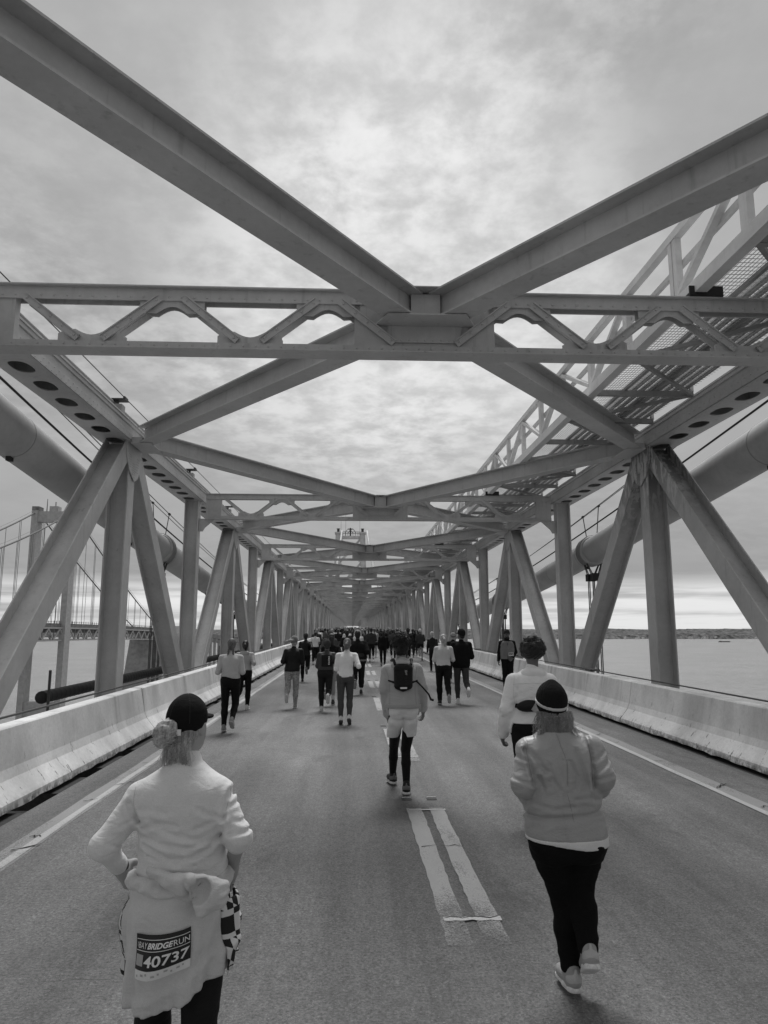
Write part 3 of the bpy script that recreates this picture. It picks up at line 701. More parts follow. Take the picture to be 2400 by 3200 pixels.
o2(MB().tube([(BXC + 6, BTY, BTZ - .2), (BXC + 6, BTY, BTZ + 14)], [.35, .12], 6), 'antenna', IRON); o2(MB().tube([(BXC - 4, BTY, BTZ - .2), (BXC - 4, BTY, BTZ + 6)], [.25, .12], 6), 'antenna', IRON)
AY = 505.0                                   # anchorage
def c2z(Y):
    if Y > BTY: t_ = (Y - BTY) / (AY - BTY); return BTZ + (deck_z(AY) - BTZ) * t_ - 9 * t_ * (1 - t_)
    return BTZ - .43 * (BTY - Y) + .00088 * (BTY - Y) ** 2
for X in (BX0, BX1):
    ys = [120 + 6 * i for i in range(64)] + [AY]
    o2(MB().tube([(X, y, c2z(y)) for y in ys], .34, 10), 'main_cable', FARCB, None, True)
    o2(MB().tube([(X, y, c2z(y) + 1.5) for y in ys], .06, 5), 'hand_rope', FARCB)
    for i in range(24):
        y = 214 + i * 12.2
        if abs(y - BTY) < 5 or y > AY - 14: continue
        for dy in (-.35, .35)[:1 + (i % 2)]: o2(MB().tube([(X, y + dy * 2, deck_z(y)), (X, y + dy * 2, c2z(y) - .3)], .11, 5), 'suspender', FARCB)
# deck, rails, stiffening truss below
def strip(x0, x1, z0, z1, ya, yb, n, name, mat, fn=deck_z):
    m = MB()
    for i in range(n):
        a = ya + (yb - ya) * i / n; b = ya + (yb - ya) * (i + 1) / n
        v = [(x, y, fn(y) + z) for y in (a, b) for x in (x0, x1) for z in (z0, z1)]
        m.add(v, [(0, 1, 3, 2), (4, 6, 7, 5), (0, 4, 5, 1), (2, 3, 7, 6), (0, 2, 6, 4), (1, 5, 7, 3)])
    return o2(m, name, mat)
strip(BX0 + 1, BX1 - 1, -.9, -.3, 130, AY, 24, 'deck', FARR); strip(BX1 - .9, BX1 - .5, -.95, .75, 130, AY, 24, 'parapet', FARR)
for X in (BX0, BX1):
    strip(X - .35, X + .35, -1.7, -1.0, 130, AY, 24, 'truss_top_chord', FARW_); strip(X - .35, X + .35, -7.2, -6.6, 130, AY, 24, 'truss_bottom_chord', FARW_)
    i = 0; y = 206.0; st = 6.1
    while y + st < AY:
        a, b = (-1.7, -6.6) if i % 2 else (-6.6, -1.7)
        o2(MB().bar((X, y, deck_z(y) + a), (X, y + st, deck_z(y + st) + b), .45, .6, (1, 0, 0)), 'truss_diagonal'); i += 1; y += st
    for j in range(0, 44): 
        if j % 2 == 0: o2(MB().box(X - .2, X + .2, 206 + j * 6.1 - .2, 206 + j * 6.1 + .2, deck_z(206 + j * 6.1) - 6.6, deck_z(206 + j * 6.1) - 1.7), 'truss_post', FARR)
rl = MB()
for i in range(100): rl.box(BX1 - .8, BX1 - .6, 206 + i * 3 - .1, 206 + i * 3 + .1, deck_z(206 + i * 3) + .5, deck_z(206 + i * 3) + 1.9)
o2(rl, 'railing_posts', FARR, None, False, 'stuff'); strip(BX1 - .8, BX1 - .6, 1.3, 1.45, 206, AY, 24, 'rail', FARR)
fl = MB()
for j in range(50): fl.box(BX0, BX1, 206 + j * 6.1 - .25, 206 + j * 6.1 + .25, deck_z(206 + j * 6.1) - 3.4, deck_z(206 + j * 6.1) - 1.6)
o2(fl, 'floor_beams', FARR, None, False, 'stuff')
# anchorage pier and viaduct beyond
an = empty('anchorage_pier', (BXC, AY, -60), 'massive battered concrete anchorage pier at the end of the parallel bridge', 'pier')
m = MB(); tz = -3.2; v = []
for z, g in ((-62, 5.5), (tz, 0)): v += [(BX0 - 3 - g, AY - g, z), (BX1 + 1 + g, AY - g, z), (BX1 + 1 + g, AY + 86 + g, z), (BX0 - 3 - g, AY + 86 + g, z)]
m.add(v, [(0, 3, 2, 1), (4, 5, 6, 7), (0, 1, 5, 4), (1, 2, 6, 5), (2, 3, 7, 6), (3, 0, 4, 7)]); m.v = [(x - BXC, y - AY, z + 60) for x, y, z in m.v]; m.obj('pier_block', FARC, an)
m = MB().box(BX0 - 2, BX1, AY + 2, AY + 40, tz + .02, tz + 3.0).box(BX1 - 6, BX1 - .5, AY + 44, AY + 60, tz + .02, tz + 5.5); m.v = [(x - BXC, y - AY, z + 60) for x, y, z in m.v]; m.obj('cable_housing', FARW_, an)
vd = empty('viaduct', (BXC, AY + 90, -60), 'long low viaduct on slender bents leading the parallel bridge to the shore', 'viaduct')
def ov(mb, name, mat): mb.v = [(x - BXC, y - AY - 90, z + 60) for x, y, z in mb.v]; return mb.obj(name, mat, vd)
m = MB()
for i in range(30):
    a = AY + 84 + i * 25; b = a + 25; vv = [(x, y, deck_z(min(y, 900)) - (max(0, y - 900) * .045) + z) for y in (a, b) for x in (BX0, BX1) for z in (-3.2, .9)]
    m.add(vv, [(0, 1, 3, 2), (4, 6, 7, 5), (0, 4, 5, 1), (2, 3, 7, 6), (0, 2, 6, 4), (1, 5, 7, 3)])
ov(m, 'viaduct_deck', FARR)
for i in range(28):
    y = AY + 105 + i * 22; zt = deck_z(min(y, 900)) - max(0, y - 900) * .045 - 3.2
    ov(MB().box(BX0 + 1, BX0 + 3.4, y - 1.2, y + 1.2, -61, zt).box(BX1 - 3.4, BX1 - 1, y - 1.2, y + 1.2, -61, zt).box(BX0, BX1, y - 1.3, y + 1.3, zt - 2.2, zt - .01), 'bent', FARW_)
# box truck and signal gantry on it
tk = empty('box_truck', (BX1 - 5, 274, deck_z(274) - .28), 'dark box truck driving over the parallel bridge', 'truck')
MB().box(-1.25, 1.25, -6, 4.4, 1.1, 4.3).obj('cargo_box', IRON, tk); MB().prism([(4.6, .6), (7.0, .6), (7.0, 1.9), (6.3, 3.0), (4.6, 3.0)], 0, -1.15, 1.15).obj('cab', m_plain('truck_cab', .25), tk); MB().box(-.5, .5, -6, 6.8, .7, 1.09).obj('chassis', IRON, tk)
for yy in (-4.6, -3.3, 5.6):
    for xx in (-1.05, 1.05): MB().tube([(xx - .16, yy, .5), (xx + .16, yy, .5)], .5, 14).obj('wheel', DARK, tk)
sg = empty('lane_signal', (BX1 - 8, 332, deck_z(332) - .3), 'black overhead lane signal on a mast beside the portal tower', 'signal')
MB().tube([(6.5, 0, 0), (6.5, 0, 15.4)], .22, 8).obj('mast', IRON, sg); MB().tube([(6.5, 0, 12.5), (-4, 0, 12.5)], .18, 8).obj('arm', IRON, sg); MB().box(-1.6, 4.2, -.5, .5, 12.8, 15.2).obj('signal_head', IRON, sg)

# ================================================================ houses on the wooded shore, a barge
HW_ = [m_plain('house_wall_%d' % i, v, .8, .4, .1, 0) for i, v in enumerate((.75, .6, .42))]; HR_ = m_plain('house_roof', .14, .9, .5, .3, 0)
for i in range(34):
    x = random.choice((760, 980, 1180, 1420, 1640, 1800, 2050)) + random.gauss(0, 55); w, d, hh = random.uniform(6, 13), random.uniform(6, 9), random.uniform(3.5, 5.5); y = 3550 + random.uniform(-25, 5); z = WATER_Z + random.uniform(3, 10)
    hs = empty('house', (x, y, z), 'small pale house among the trees on the far wooded shore', 'house', 'houses along the wooded shore'); hs.rotation_euler.z = random.uniform(-.5, .5)
    MB().box(-w / 2, w / 2, -d / 2, d / 2, -8, hh).obj('wall', HW_[i % 3], hs)
    MB().prism([(-d / 2 - .6, hh + .02), (d / 2 + .6, hh + .02), (0, hh + 2.8)], 0, -w / 2 - .5, w / 2 + .5).obj('roof', HR_, hs)
bg_ = empty('barge', (1500, 2840, WATER_Z), 'long low dark barge lying on the open water', 'barge'); bg_.rotation_euler.z = .1
MB().prism([(-22, -.5), (-24, 2.6), (24, 2.6), (22, -.5)], 1, -5, 5).obj('hull', IRON, bg_); MB().box(-20, -14, -3, 3, 2.62, 5.4).obj('deckhouse', FARC, bg_); MB().box(-12, 20, -4, 4, 2.62, 3.6).obj('cargo', IRON, bg_)
# ================================================================ people: smooth bodies and clothes grown from distance fields
def sid(t): return sum(ord(c) * (i % 7 + 1) for i, c in enumerate(t)) % 997
def V3(*a): return np.array(a if len(a) > 1 else a[0], float)
def cap(a, b, ra, rb=None, flat=None):
    """tapered capsule; flat=(axis vector, factor) squashes it across that axis"""
    a = V3(*a); b = V3(*b); rb = ra if rb is None else rb; m = max(ra, rb)
    lo = np.minimum(a, b) - m; hi = np.maximum(a, b) + m; ab = b - a; L2 = max(ab @ ab, 1e-9)
    def fn(X, Y, Z):
        px, py, pz = X - a[0], Y - a[1], Z - a[2]
        t = np.clip((px * ab[0] + py * ab[1] + pz * ab[2]) / L2, 0, 1)
        qx, qy, qz = px - t * ab[0], py - t * ab[1], pz - t * ab[2]
        return np.sqrt(qx * qx + qy * qy + qz * qz) - (ra + (rb - ra) * t)
    return fn, lo, hi
def ell(c, r, rot=None):
    c = V3(*c); r = V3(*r); m = max(r); Rm = np.eye(3) if rot is None else np.array(rot.to_3x3() if hasattr(rot, 'to_3x3') else rot).T
    def fn(X, Y, Z):
        x, y, z = X - c[0], Y - c[1], Z - c[2]
        if rot is not None: x, y, z = (Rm[0, 0] * x + Rm[0, 1] * y + Rm[0, 2] * z, Rm[1, 0] * x + Rm[1, 1] * y + Rm[1, 2] * z, Rm[2, 0] * x + Rm[2, 1] * y + Rm[2, 2] * z)
        k0 = np.sqrt((x / r[0]) ** 2 + (y / r[1]) ** 2 + (z / r[2]) ** 2); k1 = np.sqrt((x / r[0] ** 2) ** 2 + (y / r[1] ** 2) ** 2 + (z / r[2] ** 2) ** 2) + 1e-9
        return k0 * (k0 - 1) / k1
    return fn, c - m, c + m
def loft(rows, ex=2.3, yaw=0.0):
    """stack of (superelliptic) sections: rows (z, cx, cy, rx, ry), z rising"""
    rows = sorted(rows); A = np.array(rows, float); zz = np.linspace(A[0, 0], A[-1, 0], 120)
    tab = [np.interp(zz, A[:, 0], A[:, i]) for i in range(1, 5)]
    ker = np.hanning(17); ker /= ker.sum(); tab = [np.convolve(np.pad(t, 8, mode='edge'), ker, 'valid') for t in tab]
    m = max(A[:, 3].max(), A[:, 4].max())
    lo = V3(A[:, 1].min() - m, A[:, 2].min() - m, A[0, 0]); hi = V3(A[:, 1].max() + m, A[:, 2].max() + m, A[-1, 0]); cyw, syw = math.cos(yaw), math.sin(yaw)
    def fn(X, Y, Z):
        cx_, cy_, rx, ry = [np.interp(Z, zz, t) for t in tab]
        x, y = X - cx_, Y - cy_
        if yaw: x, y = x * cyw + y * syw, -x * syw + y * cyw
        r = ((np.abs(x) / rx) ** ex + (np.abs(y) / ry) ** ex) ** (1 / ex)
        d = (r - 1) * np.minimum(rx, ry)
        return np.maximum(d, np.maximum(A[0, 0] - Z, Z - A[-1, 0]))
    return fn, lo, hi
def sdf_mesh(name, prims, vox, k=.03, disp=None, cut=None, mat=None):
    mg = k + 2.5 * vox + .035; lo = np.min([p[1] for p in prims], 0) - mg; hi = np.max([p[2] for p in prims], 0) + mg
    n = np.ceil((hi - lo) / vox).astype(int) + 1; ax = [lo[i] + vox * np.arange(n[i]) for i in range(3)]
    D = np.full(n, 1.0, np.float32)
    for fn, a, b in prims:
        i0 = np.clip(((a - mg - lo) / vox).astype(int), 0, n); i1 = np.clip(((b + mg - lo) / vox).astype(int) + 2, 0, n)
        s = tuple(slice(i0[i], i1[i]) for i in range(3))
        q = fn(ax[0][s[0]][:, None, None], ax[1][s[1]][None, :, None], ax[2][s[2]][None, None, :])
        d0 = D[s]; h = np.maximum(k - np.abs(d0 - q), 0) / k if k > 0 else 0
        D[s] = np.minimum(d0, q) - h * h * k * .25
    if disp is not None or cut is not None:
        X, Y, Z = ax[0][:, None, None], ax[1][None, :, None], ax[2][None, None, :]
        if disp is not None: D = D + disp(X, Y, Z)
        if cut is not None: D = np.maximum(D, cut(X, Y, Z))
    ins = D < 0
    c = ins[:-1, :-1, :-1].astype(np.int8).copy()
    for dx in (0, 1):
        for dy in (0, 1):
            for dz in (0, 1):
                if dx or dy or dz: c += ins[dx:n[0] - 1 + dx, dy:n[1] - 1 + dy, dz:n[2] - 1 + dz]
    cells = np.argwhere((c > 0) & (c < 8))
    if not len(cells): return mesh_of(name, [], [], mat)
    idx = np.full(np.array(c.shape), -1, np.int32); idx[tuple(cells.T)] = np.arange(len(cells))
    acc = np.zeros((len(cells), 3)); cnt = np.zeros(len(cells))
    cor = [(0, 0, 0), (1, 0, 0), (0, 1, 0), (1, 1, 0), (0, 0, 1), (1, 0, 1), (0, 1, 1), (1, 1, 1)]
    vals = [D[cells[:, 0] + a, cells[:, 1] + b, cells[:, 2] + e] for a, b, e in cor]
    for i in range(8):
        for j in range(i + 1, 8):
            if sum(abs(cor[i][q] - cor[j][q]) for q in range(3)) != 1: continue
            m = (vals[i] < 0) != (vals[j] < 0)
            if not m.any(): continue
            t = vals[i][m] / (vals[i][m] - vals[j][m]); acc[m] += np.array(cor[i]) + t[:, None] * (np.array(cor[j]) - np.array(cor[i])); cnt[m] += 1
    pts = lo + vox * (cells + acc / np.maximum(cnt, 1)[:, None])
    quads = []
    for a in range(3):
        b_, c_ = (a + 1) % 3, (a + 2) % 3
        sl0 = [slice(None)] * 3; sl1 = [slice(None)] * 3; sl0[a] = slice(0, n[a] - 1); sl1[a] = slice(1, n[a])
        e = np.argwhere(ins[tuple(sl0)] != ins[tuple(sl1)])
        e = e[(e[:, b_] > 0) & (e[:, c_] > 0) & (e[:, b_] < n[b_] - 1) & (e[:, c_] < n[c_] - 1)]
        if not len(e): continue
        def at(db, dc):
            q = e.copy(); q[:, b_] += db; q[:, c_] += dc; return idx[tuple(q.T)]
        q = np.stack([at(-1, -1), at(0, -1), at(0, 0), at(-1, 0)], 1)
        fl = ins[tuple(e.T)]; q[~fl] = q[~fl][:, ::-1]; quads.append(q)
    quads = np.concatenate(quads); quads = quads[(quads >= 0).all(1)]
    me = bpy.data.meshes.new(name); me.vertices.add(len(pts)); me.vertices.foreach_set('co', pts.ravel())
    me.loops.add(quads.size); me.loops.foreach_set('vertex_index', quads.ravel().astype(np.int32)); me.polygons.add(len(quads))
    me.polygons.foreach_set('loop_start', np.arange(0, quads.size, 4, dtype=np.int32)); me.polygons.foreach_set('use_smooth', np.ones(len(quads), bool))
    me.update(calc_edges=True); me.validate()
    if mat: me.materials.append(mat)
    return me
def folds(amp, seed, scale=1.0, zdir=1.0, zc=None, zw=.2):
    r = np.random.default_rng(seed); K = r.uniform(-1, 1, (5, 3)); ph = r.uniform(0, 6.28, 5)
    def fn(X, Y, Z):
        w = .9 * np.sin(7 * scale * (1.2 * K[0, 0] * X + K[0, 1] * Y + .6 * Z) + ph[0])
        a = np.sin(scale * (24 * K[1, 0] * X + 14 * K[1, 1] * Y + 30 * zdir * Z) + 2.2 * w + ph[1])
        b = np.sin(scale * (30 * X * K[2, 0] + 22 * Y + 30 * K[2, 2] * Z) + 2.0 * w + ph[2])
        c = np.sin(scale * (58 * K[3, 0] * X + 30 * K[3, 1] * Y + 64 * Z) + 1.6 * a + ph[3])
        m = 1.0 if zc is None else .22 + .78 * np.exp(-((Z - zc) / zw) ** 2)
        return amp * m * (.5 * np.abs(a) * (.4 + .6 * np.abs(b)) + .3 * b + .25 * c * np.abs(b) - .3)
    return fn

# ---------------------------------------------------------------- shoes: shared meshes, ankle at the origin, toe along +Y
def shoe_meshes(vox):
    up = [ell((0, .075, -.045), (.043, .10, .034)), ell((0, .01, -.04), (.040, .085, .042)), cap((0, -.028, -.05), (0, -.022, .012), .040, .037), cap((0, .02, -.02), (0, .085, -.038), .036, .03)]
    so = [cap((0, -.035, -.076), (0, .02, -.074), .041), cap((.003, .02, -.074), (.006, .125, -.070), .041, .043)]
    cut = lambda X, Y, Z: np.maximum(-.088 - Z + 0 * X, Z + .058 - .012 * np.cos(Y * 30) + 0 * X)
    global HEEL
    hc = [ell((0, -.030, -.030), (.0435, .046, .040)), cap((0, -.066, -.03), (0, -.064, .022), .010, .008)]
    HEEL = sdf_mesh('heel_counter', hc, max(vox, .007), .01, None, lambda X, Y, Z: np.maximum(Y + .018 - .4 * (Z + .03), -.066 - Z) + 0 * X)
    return sdf_mesh('shoe', up, vox, .02, None, lambda X, Y, Z: -.078 - Z + 0 * X + 0 * Y), sdf_mesh('sole', so, vox, .02, None, cut)
SHOE, SOLE = shoe_meshes(.006); HEEL0 = HEEL; SHOE_F, SOLE_F = shoe_meshes(.014)

def rot_to(d, up=(0, 0, 1)):
    d = Vector(d).normalized(); x = d.cross(Vector(up)).normalized(); u = x.cross(d); return Matrix((x, d, u)).transposed()
def objmat(ob, m):
    for i, s in enumerate(ob.material_slots): s.link = 'OBJECT'; s.material = m

def strands(n, gen, r, seed, k=3):
    rr = random.Random(seed); m = MB()
    for _ in range(n):
        pts = gen(rr); m.tube(pts, [r * (1 - .75 * i / (len(pts) - 1)) for i in range(len(pts))], k, caps=False)
    return m

def joints(h=1.68, lean=.06, hipw=.09, shw=.175, legs=((8, 8, 0), (-15, 25, 20)), arms='run', sway=0.0, headturn=0.0, toe=(.06, .06), abd=(.03, .03)):
    """local joints, facing +Y; legs = (thigh forward deg, knee bend deg, toe-down deg) for left, right"""
    s = h / 1.70; J = {}; L1, L2 = .425 * s, .405 * s
    for side, sg in (('L', -1), ('R', 1)):
        th, kn, fp = legs[0 if side == 'L' else 1]; hip = Vector((sg * hipw * s, 0, 0)); a = R(th); b = R(th - kn); ab = abd[0 if side == 'L' else 1]
        knee = hip + Vector((sg * ab * .3, math.sin(a), -math.cos(a))).normalized() * L1; ank = knee + Vector((-sg * ab * .6, math.sin(b), -math.cos(b))).normalized() * L2
        J['hip' + side] = hip; J['knee' + side] = knee; J['ank' + side] = ank; q = R(fp); J['toe' + side] = Vector((sg * toe[0 if side == 'L' else 1], math.cos(q), -math.sin(q)))
    low = min((J['ank' + q].z - .088 * s * abs(math.cos(R(legs[i][2]))) - max(0, math.sin(R(legs[i][2]))) * .13 * s) for i, q in enumerate('LR'))
    for k in list(J):
        if not k.startswith('toe'): J[k] = J[k] + Vector((0, 0, -low))
    pz = -low; tl = .50 * s
    J['pelvis'] = Vector((0, 0, pz)); J['neck'] = Vector((sway, lean * 1.0, pz + tl)); J['head'] = J['neck'] + Vector((sway * .3, .035 * s + lean * .25, .165 * s))
    presets = {'run': (((.20, -.38, -.9), (-.18, .92, .22)), ((.20, -.30, -.93), (-.2, .9, .3))),
               'runL': (((.22, -.75, -.65), (-.1, .75, -.1)), ((.18, .05, -.97), (-.45, .75, .5))),
               'runR': (((.18, .05, -.97), (-.4, .75, .5)), ((.22, -.75, -.65), (-.1, .75, -.1))),
               'walk': (((.14, -.12, -.97), (.0, .25, -.95)), ((.14, .1, -.97), (-.02, .35, -.92))),
               'down': (((.16, 0, -.97), (.04, .14, -.98)), ((.16, 0, -.97), (.04, .14, -.98))),
               'hold': (((.2, -.08, -.97), (-.45, .75, .2)), ((.2, -.08, -.97), (-.45, .75, .2)))}
    ar = presets[arms] if isinstance(arms, str) else arms
    for i, (side, sg) in enumerate((('L', -1), ('R', 1))):
        sh = J['neck'] + Vector((sg * shw * s, -.005, -.06 * s)); u = Vector(ar[i][0]).normalized(); f = Vector(ar[i][1]).normalized(); u = Vector((u.x * sg, u.y, u.z)); f = Vector((f.x * sg, f.y, f.z))
        J['sh' + side] = sh; J['el' + side] = sh + u * .285 * s; J['wr' + side] = J['el' + side] + f * .25 * s; J['hd' + side] = J['wr' + side] + (f + Vector((0, 0, -.1))).normalized() * .085 * s
    J['turn'] = headturn; J['s'] = s; return J

def torso_rows(J, w=1.0, dp=1.0, grow=0.0, box=0.0, hem=None, top=1.0, waist=1.0, hips=1.0):
    """sections from the crotch to the neck; box straightens the waist as loose cloth does"""
    p, n = J['pelvis'], J['neck']; s = J['s']; T = []
    prof = [(-.20, .145 * hips, .10, 0), (-.08, .168 * hips, .122, -.012), (.04, .170 * hips, .125, -.018), (.16, .160 * hips, .115, -.008), (.34, .136 * waist, .10, .006), (.52, .148, .106, 0), (.68, .162, .113, -.006), (.80, .168, .108, -.010), (.88, .150, .094, -.008), (.945, .098, .075, -.004), (1.0, .060, .060, 0), (1.06, .052, .055, .008)]
    mx = max(q[1] for q in prof[1:8])
    for t, rx, ry, cy in prof:
        if t > top + 1e-6: break
        if box and -.1 <= t < .8: rx = rx + (mx * .98 - rx) * box; ry = ry + (.122 - ry) * box
        c = p.lerp(n, t); T.append((c.z, c.x, c.y + cy * s, rx * w * s + grow, ry * dp * s + grow))
    return T
def head_prims(J, detail, face=False):
    h = J['head']; s = J['s'] * J.get('hs', 1.0); a = J['turn']; M = Matrix.Rotation(-a, 3, 'Z')
    def q(x, y, z): return tuple(h + M @ Vector((x * s, y * s, z * s)))
    pr = [ell(q(0, -.012, .03), (.074 * s, .094 * s, .095 * s), M), ell(q(0, .025, -.035), (.060 * s, .070 * s, .080 * s), M), ell(q(0, .055, -.085), (.034 * s, .030 * s, .026 * s), M), cap(J['neck'] + Vector((0, 0, -.05 * s)), q(0, -.012, -.055), .060 * s, .052 * s)]
    pr += [cap(q(0, .088, .0), q(0, .106, -.038), .010 * s, .016 * s), ell(q(-.074, -.005, -.012), (.010 * s, .020 * s, .032 * s), M), ell(q(.074, -.005, -.012), (.010 * s, .020 * s, .032 * s), M), ell(q(0, .088, -.068), (.024 * s, .010 * s, .008 * s), M), ell(q(0, .078, .03), (.05 * s, .016 * s, .012 * s), M)]
    return pr, q, M
def hand_prims(J, side, sg, curl=.8, s=1.0):
    """palm, four bent fingers of unequal length, a thumb from the side of the palm"""
    w = J['wr' + side]; d = (J['hd' + side] - w).normalized(); inw = Vector((-sg, 0, 0)); inw = (inw - d * inw.dot(d)).normalized(); ax = d.cross(inw).normalized() * 1.0   # ax: across the knuckles
    if ax.y * 1.0 < 0: ax = -ax
    if abs(d.y) > .6: ax = Vector((0, 0, 1)); ax = (ax - d * ax.dot(d)).normalized(); 
    pr = [cap(w, w + d * .03 * s, .026 * s, .028 * s)]
    for i in range(4): pr.append(cap(w + d * .02 * s + ax * ((i - 1.5) * .012) * s, w + d * .082 * s + ax * ((i - 1.5) * .019) * s, .017 * s, .013 * s))
    for i, L in enumerate((.062, .075, .080, .070)):
        b0 = w + d * .085 * s + ax * ((i - 1.5) * .0195) * s; d1 = (d + inw * curl * .7).normalized(); d2 = (d * (1 - curl) + inw * curl * 1.3).normalized(); d3 = (d * (.5 - curl) + inw).normalized()
        p1 = b0 + d1 * L * .48 * s; p2 = p1 + d2 * L * .33 * s; p3 = p2 + d3 * L * .25 * s
        pr += [cap(b0, p1, .0095 * s, .009 * s), cap(p1, p2, .009 * s, .0082 * s), cap(p2, p3, .0082 * s, .007 * s)]
    t0 = w + d * .03 * s + ax * .026 * s + inw * .008; t1 = t0 + (d * .7 + ax * .6 + inw * .4).normalized() * .038 * s; t2 = t1 + (d * .8 + inw * .7).normalized() * .03 * s
    pr += [cap(t0, t1, .014 * s, .0105 * s), cap(t1, t2, .0105 * s, .008 * s)]
    return pr

def person(label, J, pos=(0, 0, 0), yaw=0.0, group=None, lod=1, top=None, bottom=None, skin=.38, shoe=(.6, .75), hair=None, hat=None, w=1.0, dp=1.0, extra=None, hips=1.06, waist=1.04, arm=1.06, legw=1.10, curl=.7, ring=None, face=False, socks=None):
    """top: dict(v, kind, hem, sleeve, loose, hood); bottom: dict(v, kind, style)"""
    root = empty('person', pos, label, 'person', group); root.rotation_euler.z = yaw
    s = J['s']; vox = {0: .0075, 1: .013, 2: .021}[lod]; bvox = {0: .0062, 1: .0125, 2: .021}[lod]
    sh = -.008; s0 = s
    # ---- body: one continuous surface under the clothes
    pr, q, M = head_prims(J, lod, face)
    pr.append(loft(torso_rows(J, w, dp, sh - .012, 0, hips=hips, waist=waist)))
    for side, sg in (('L', -1), ('R', 1)):
        pr += [cap(J['sh' + side], J['el' + side], .046 * s * arm + sh, .038 * s * arm + sh * .5), cap(J['el' + side], J['wr' + side], .038 * s * arm + sh * .5, .025 * s)]
        if lod < 2 : pr += hand_prims(J, side, sg, curl, s)
        else: pr += [cap(J['wr' + side], J['hd' + side], .026 * s, .030 * s)]
        pr += [cap(J['hip' + side], J['knee' + side], .078 * s * legw + sh, .054 * s * legw + sh), cap(J['knee' + side], J['ank' + side].lerp(J['knee' + side], .55), .050 * s * legw + sh * .5, .050 * s * legw + sh * .5), cap(J['knee' + side].lerp(J['ank' + side], .45), J['ank' + side], .049 * s * legw + sh * .5, .034 * s)]
        t = Vector(J['toe' + side]).normalized(); pr.append(cap(J['ank' + side] - Vector((0, 0, .02)), J['ank' + side] + t * .10 * s - Vector((0, 0, .04)), .030 * s, .022 * s))
    link('body', sdf_mesh('body', pr, bvox, .016 if lod < 2 else .03, mat=m_skin(skin)), root)
    if face:
        for e in (-1, 1): link('eye', sdf_mesh('eye', [ell(q(e * .030, .083, .008), (.011 * s, .008 * s, .006 * s))], .005, 0, mat=m_plain('eye_dark', .02, .3)), root)
        link('beard', sdf_mesh('beard', [ell(q(0, .035, -.075), (.058 * s, .062 * s, .052 * s), M)], .007, .01, cut=lambda X, Y, Z: Z - q(0, 0, -.045)[2] + 0 * X + 0 * Y, mat=m_hair(.03)), root)
    # ---- bottoms
    b = bottom; gr = b.get('loose', .006); rows = [r_ for r_ in torso_rows(J, w, dp, gr, 0, hips=hips, waist=waist, top=.36)]
    pr = [loft(rows)]
    but = J['pelvis'] + Vector((0, -.045 * s * dp, -.015 * s))
    for sg in (-1, 1): pr.append(ell(but + Vector((sg * .072 * s * w * hips, 0, -.02 * s)), (.088 * s * w * hips + gr, .085 * s * dp + gr, .095 * s + gr)))
    st = b.get('style', 'long'); frac = {'long': 1.0, 'crop': .72, 'shorts': 0, 'half': 0}[st]
    for side, sg in (('L', -1), ('R', 1)):
        hp, kn, an = J['hip' + side], J['knee' + side], J['ank' + side]; wl_ = b.get('leg', 1.0) * legw
        if st in ('shorts', 'half'):
            e = hp.lerp(kn, .62 if st == 'shorts' else .9); pr.append(cap(hp, e + (kn - hp) * .12 + Vector((sg * .030, 0, 0)), .078 * s * wl_ + gr * .5, .060 * s * wl_ + gr * .6))
        else:
            pr += [cap(hp + Vector((0, 0, -.01)), kn, .087 * s * wl_ + gr, .058 * s * wl_ + gr), cap(kn, kn.lerp(an, .42), .056 * s * wl_ + gr, .053 * s * wl_ + gr), cap(kn.lerp(an, .3) + Vector((0, -.012, 0)), kn.lerp(an, .45) + Vector((0, -.012, 0)), .048 * s * wl_ + gr, .046 * s * wl_ + gr)]
            pr.append(cap(kn.lerp(an, .42), kn.lerp(an, frac * .93), .053 * s * wl_ + gr, (.038 if st == 'long' else .045) * s * wl_ + gr * 1.2))
    lowz = min(J['ankL'].z, J['ankR'].z)
    shz = J['hipL'].lerp(J['kneeL'], .58 if st == 'shorts' else .88).z
    cutb = (lambda X, Y, Z: shz - Z + .02 * np.sin(X * 7) + 0 * Y) if st in ('shorts', 'half') else None
    link({'long': 'trousers', 'crop': 'leggings', 'shorts': 'shorts', 'half': 'shorts'}[st], sdf_mesh('trousers', pr, vox, .022 if st in ('long', 'crop') else .010, folds(b.get('fold', .004), sid(label), 1.0) if lod < 2 else None, cutb, b.get('mat') or m_cloth(b['v'], b.get('kind', 'legging'))), root)
    if b.get('under') is not None:      # tights under shorts
        pr = []
        for side in 'LR':
            hp, kn, an = J['hip' + side], J['knee' + side], J['ank' + side]
            pr += [cap(hp.lerp(kn, .4), kn, .068 * s * legw, .052 * s * legw), cap(kn, kn.lerp(an, .4), .050 * s * legw, .050 * s * legw), cap(kn.lerp(an, .4), kn.lerp(an, .93), .050 * s * legw, .037 * s)]
        link('tights', sdf_mesh('tights', pr, vox, .015, mat=m_cloth(b['under'], 'legging')), root)
    if socks is not None:
        for side in 'LR':
            kn, an = J['knee' + side], J['ank' + side]
            link('sock', sdf_mesh('sock', [cap(an.lerp(kn, .30), an, .047 * s, .037 * s)], vox, 0, mat=m_cloth(socks, 'jersey')), root)
    # ---- top
    t = top; gr = t.get('loose', .012); bx = t.get('box', .5); hem = t.get('hem', -.06)
    rows = torso_rows(J, w * t.get('w', 1), dp, gr, bx, hips=hips, waist=waist, top=1.0)
    hz = J['pelvis'].lerp(J['neck'], hem).z
    pr = [loft(rows)]; pr.append(cap(J['neck'] + Vector((0, 0, -.04 * s)), J['neck'] + Vector((0, .006, t.get('collar', .008) * s)), .066 * s, .062 * s))
    sl = t.get('sleeve', 1.0); al = t.get('arm', 1.0)
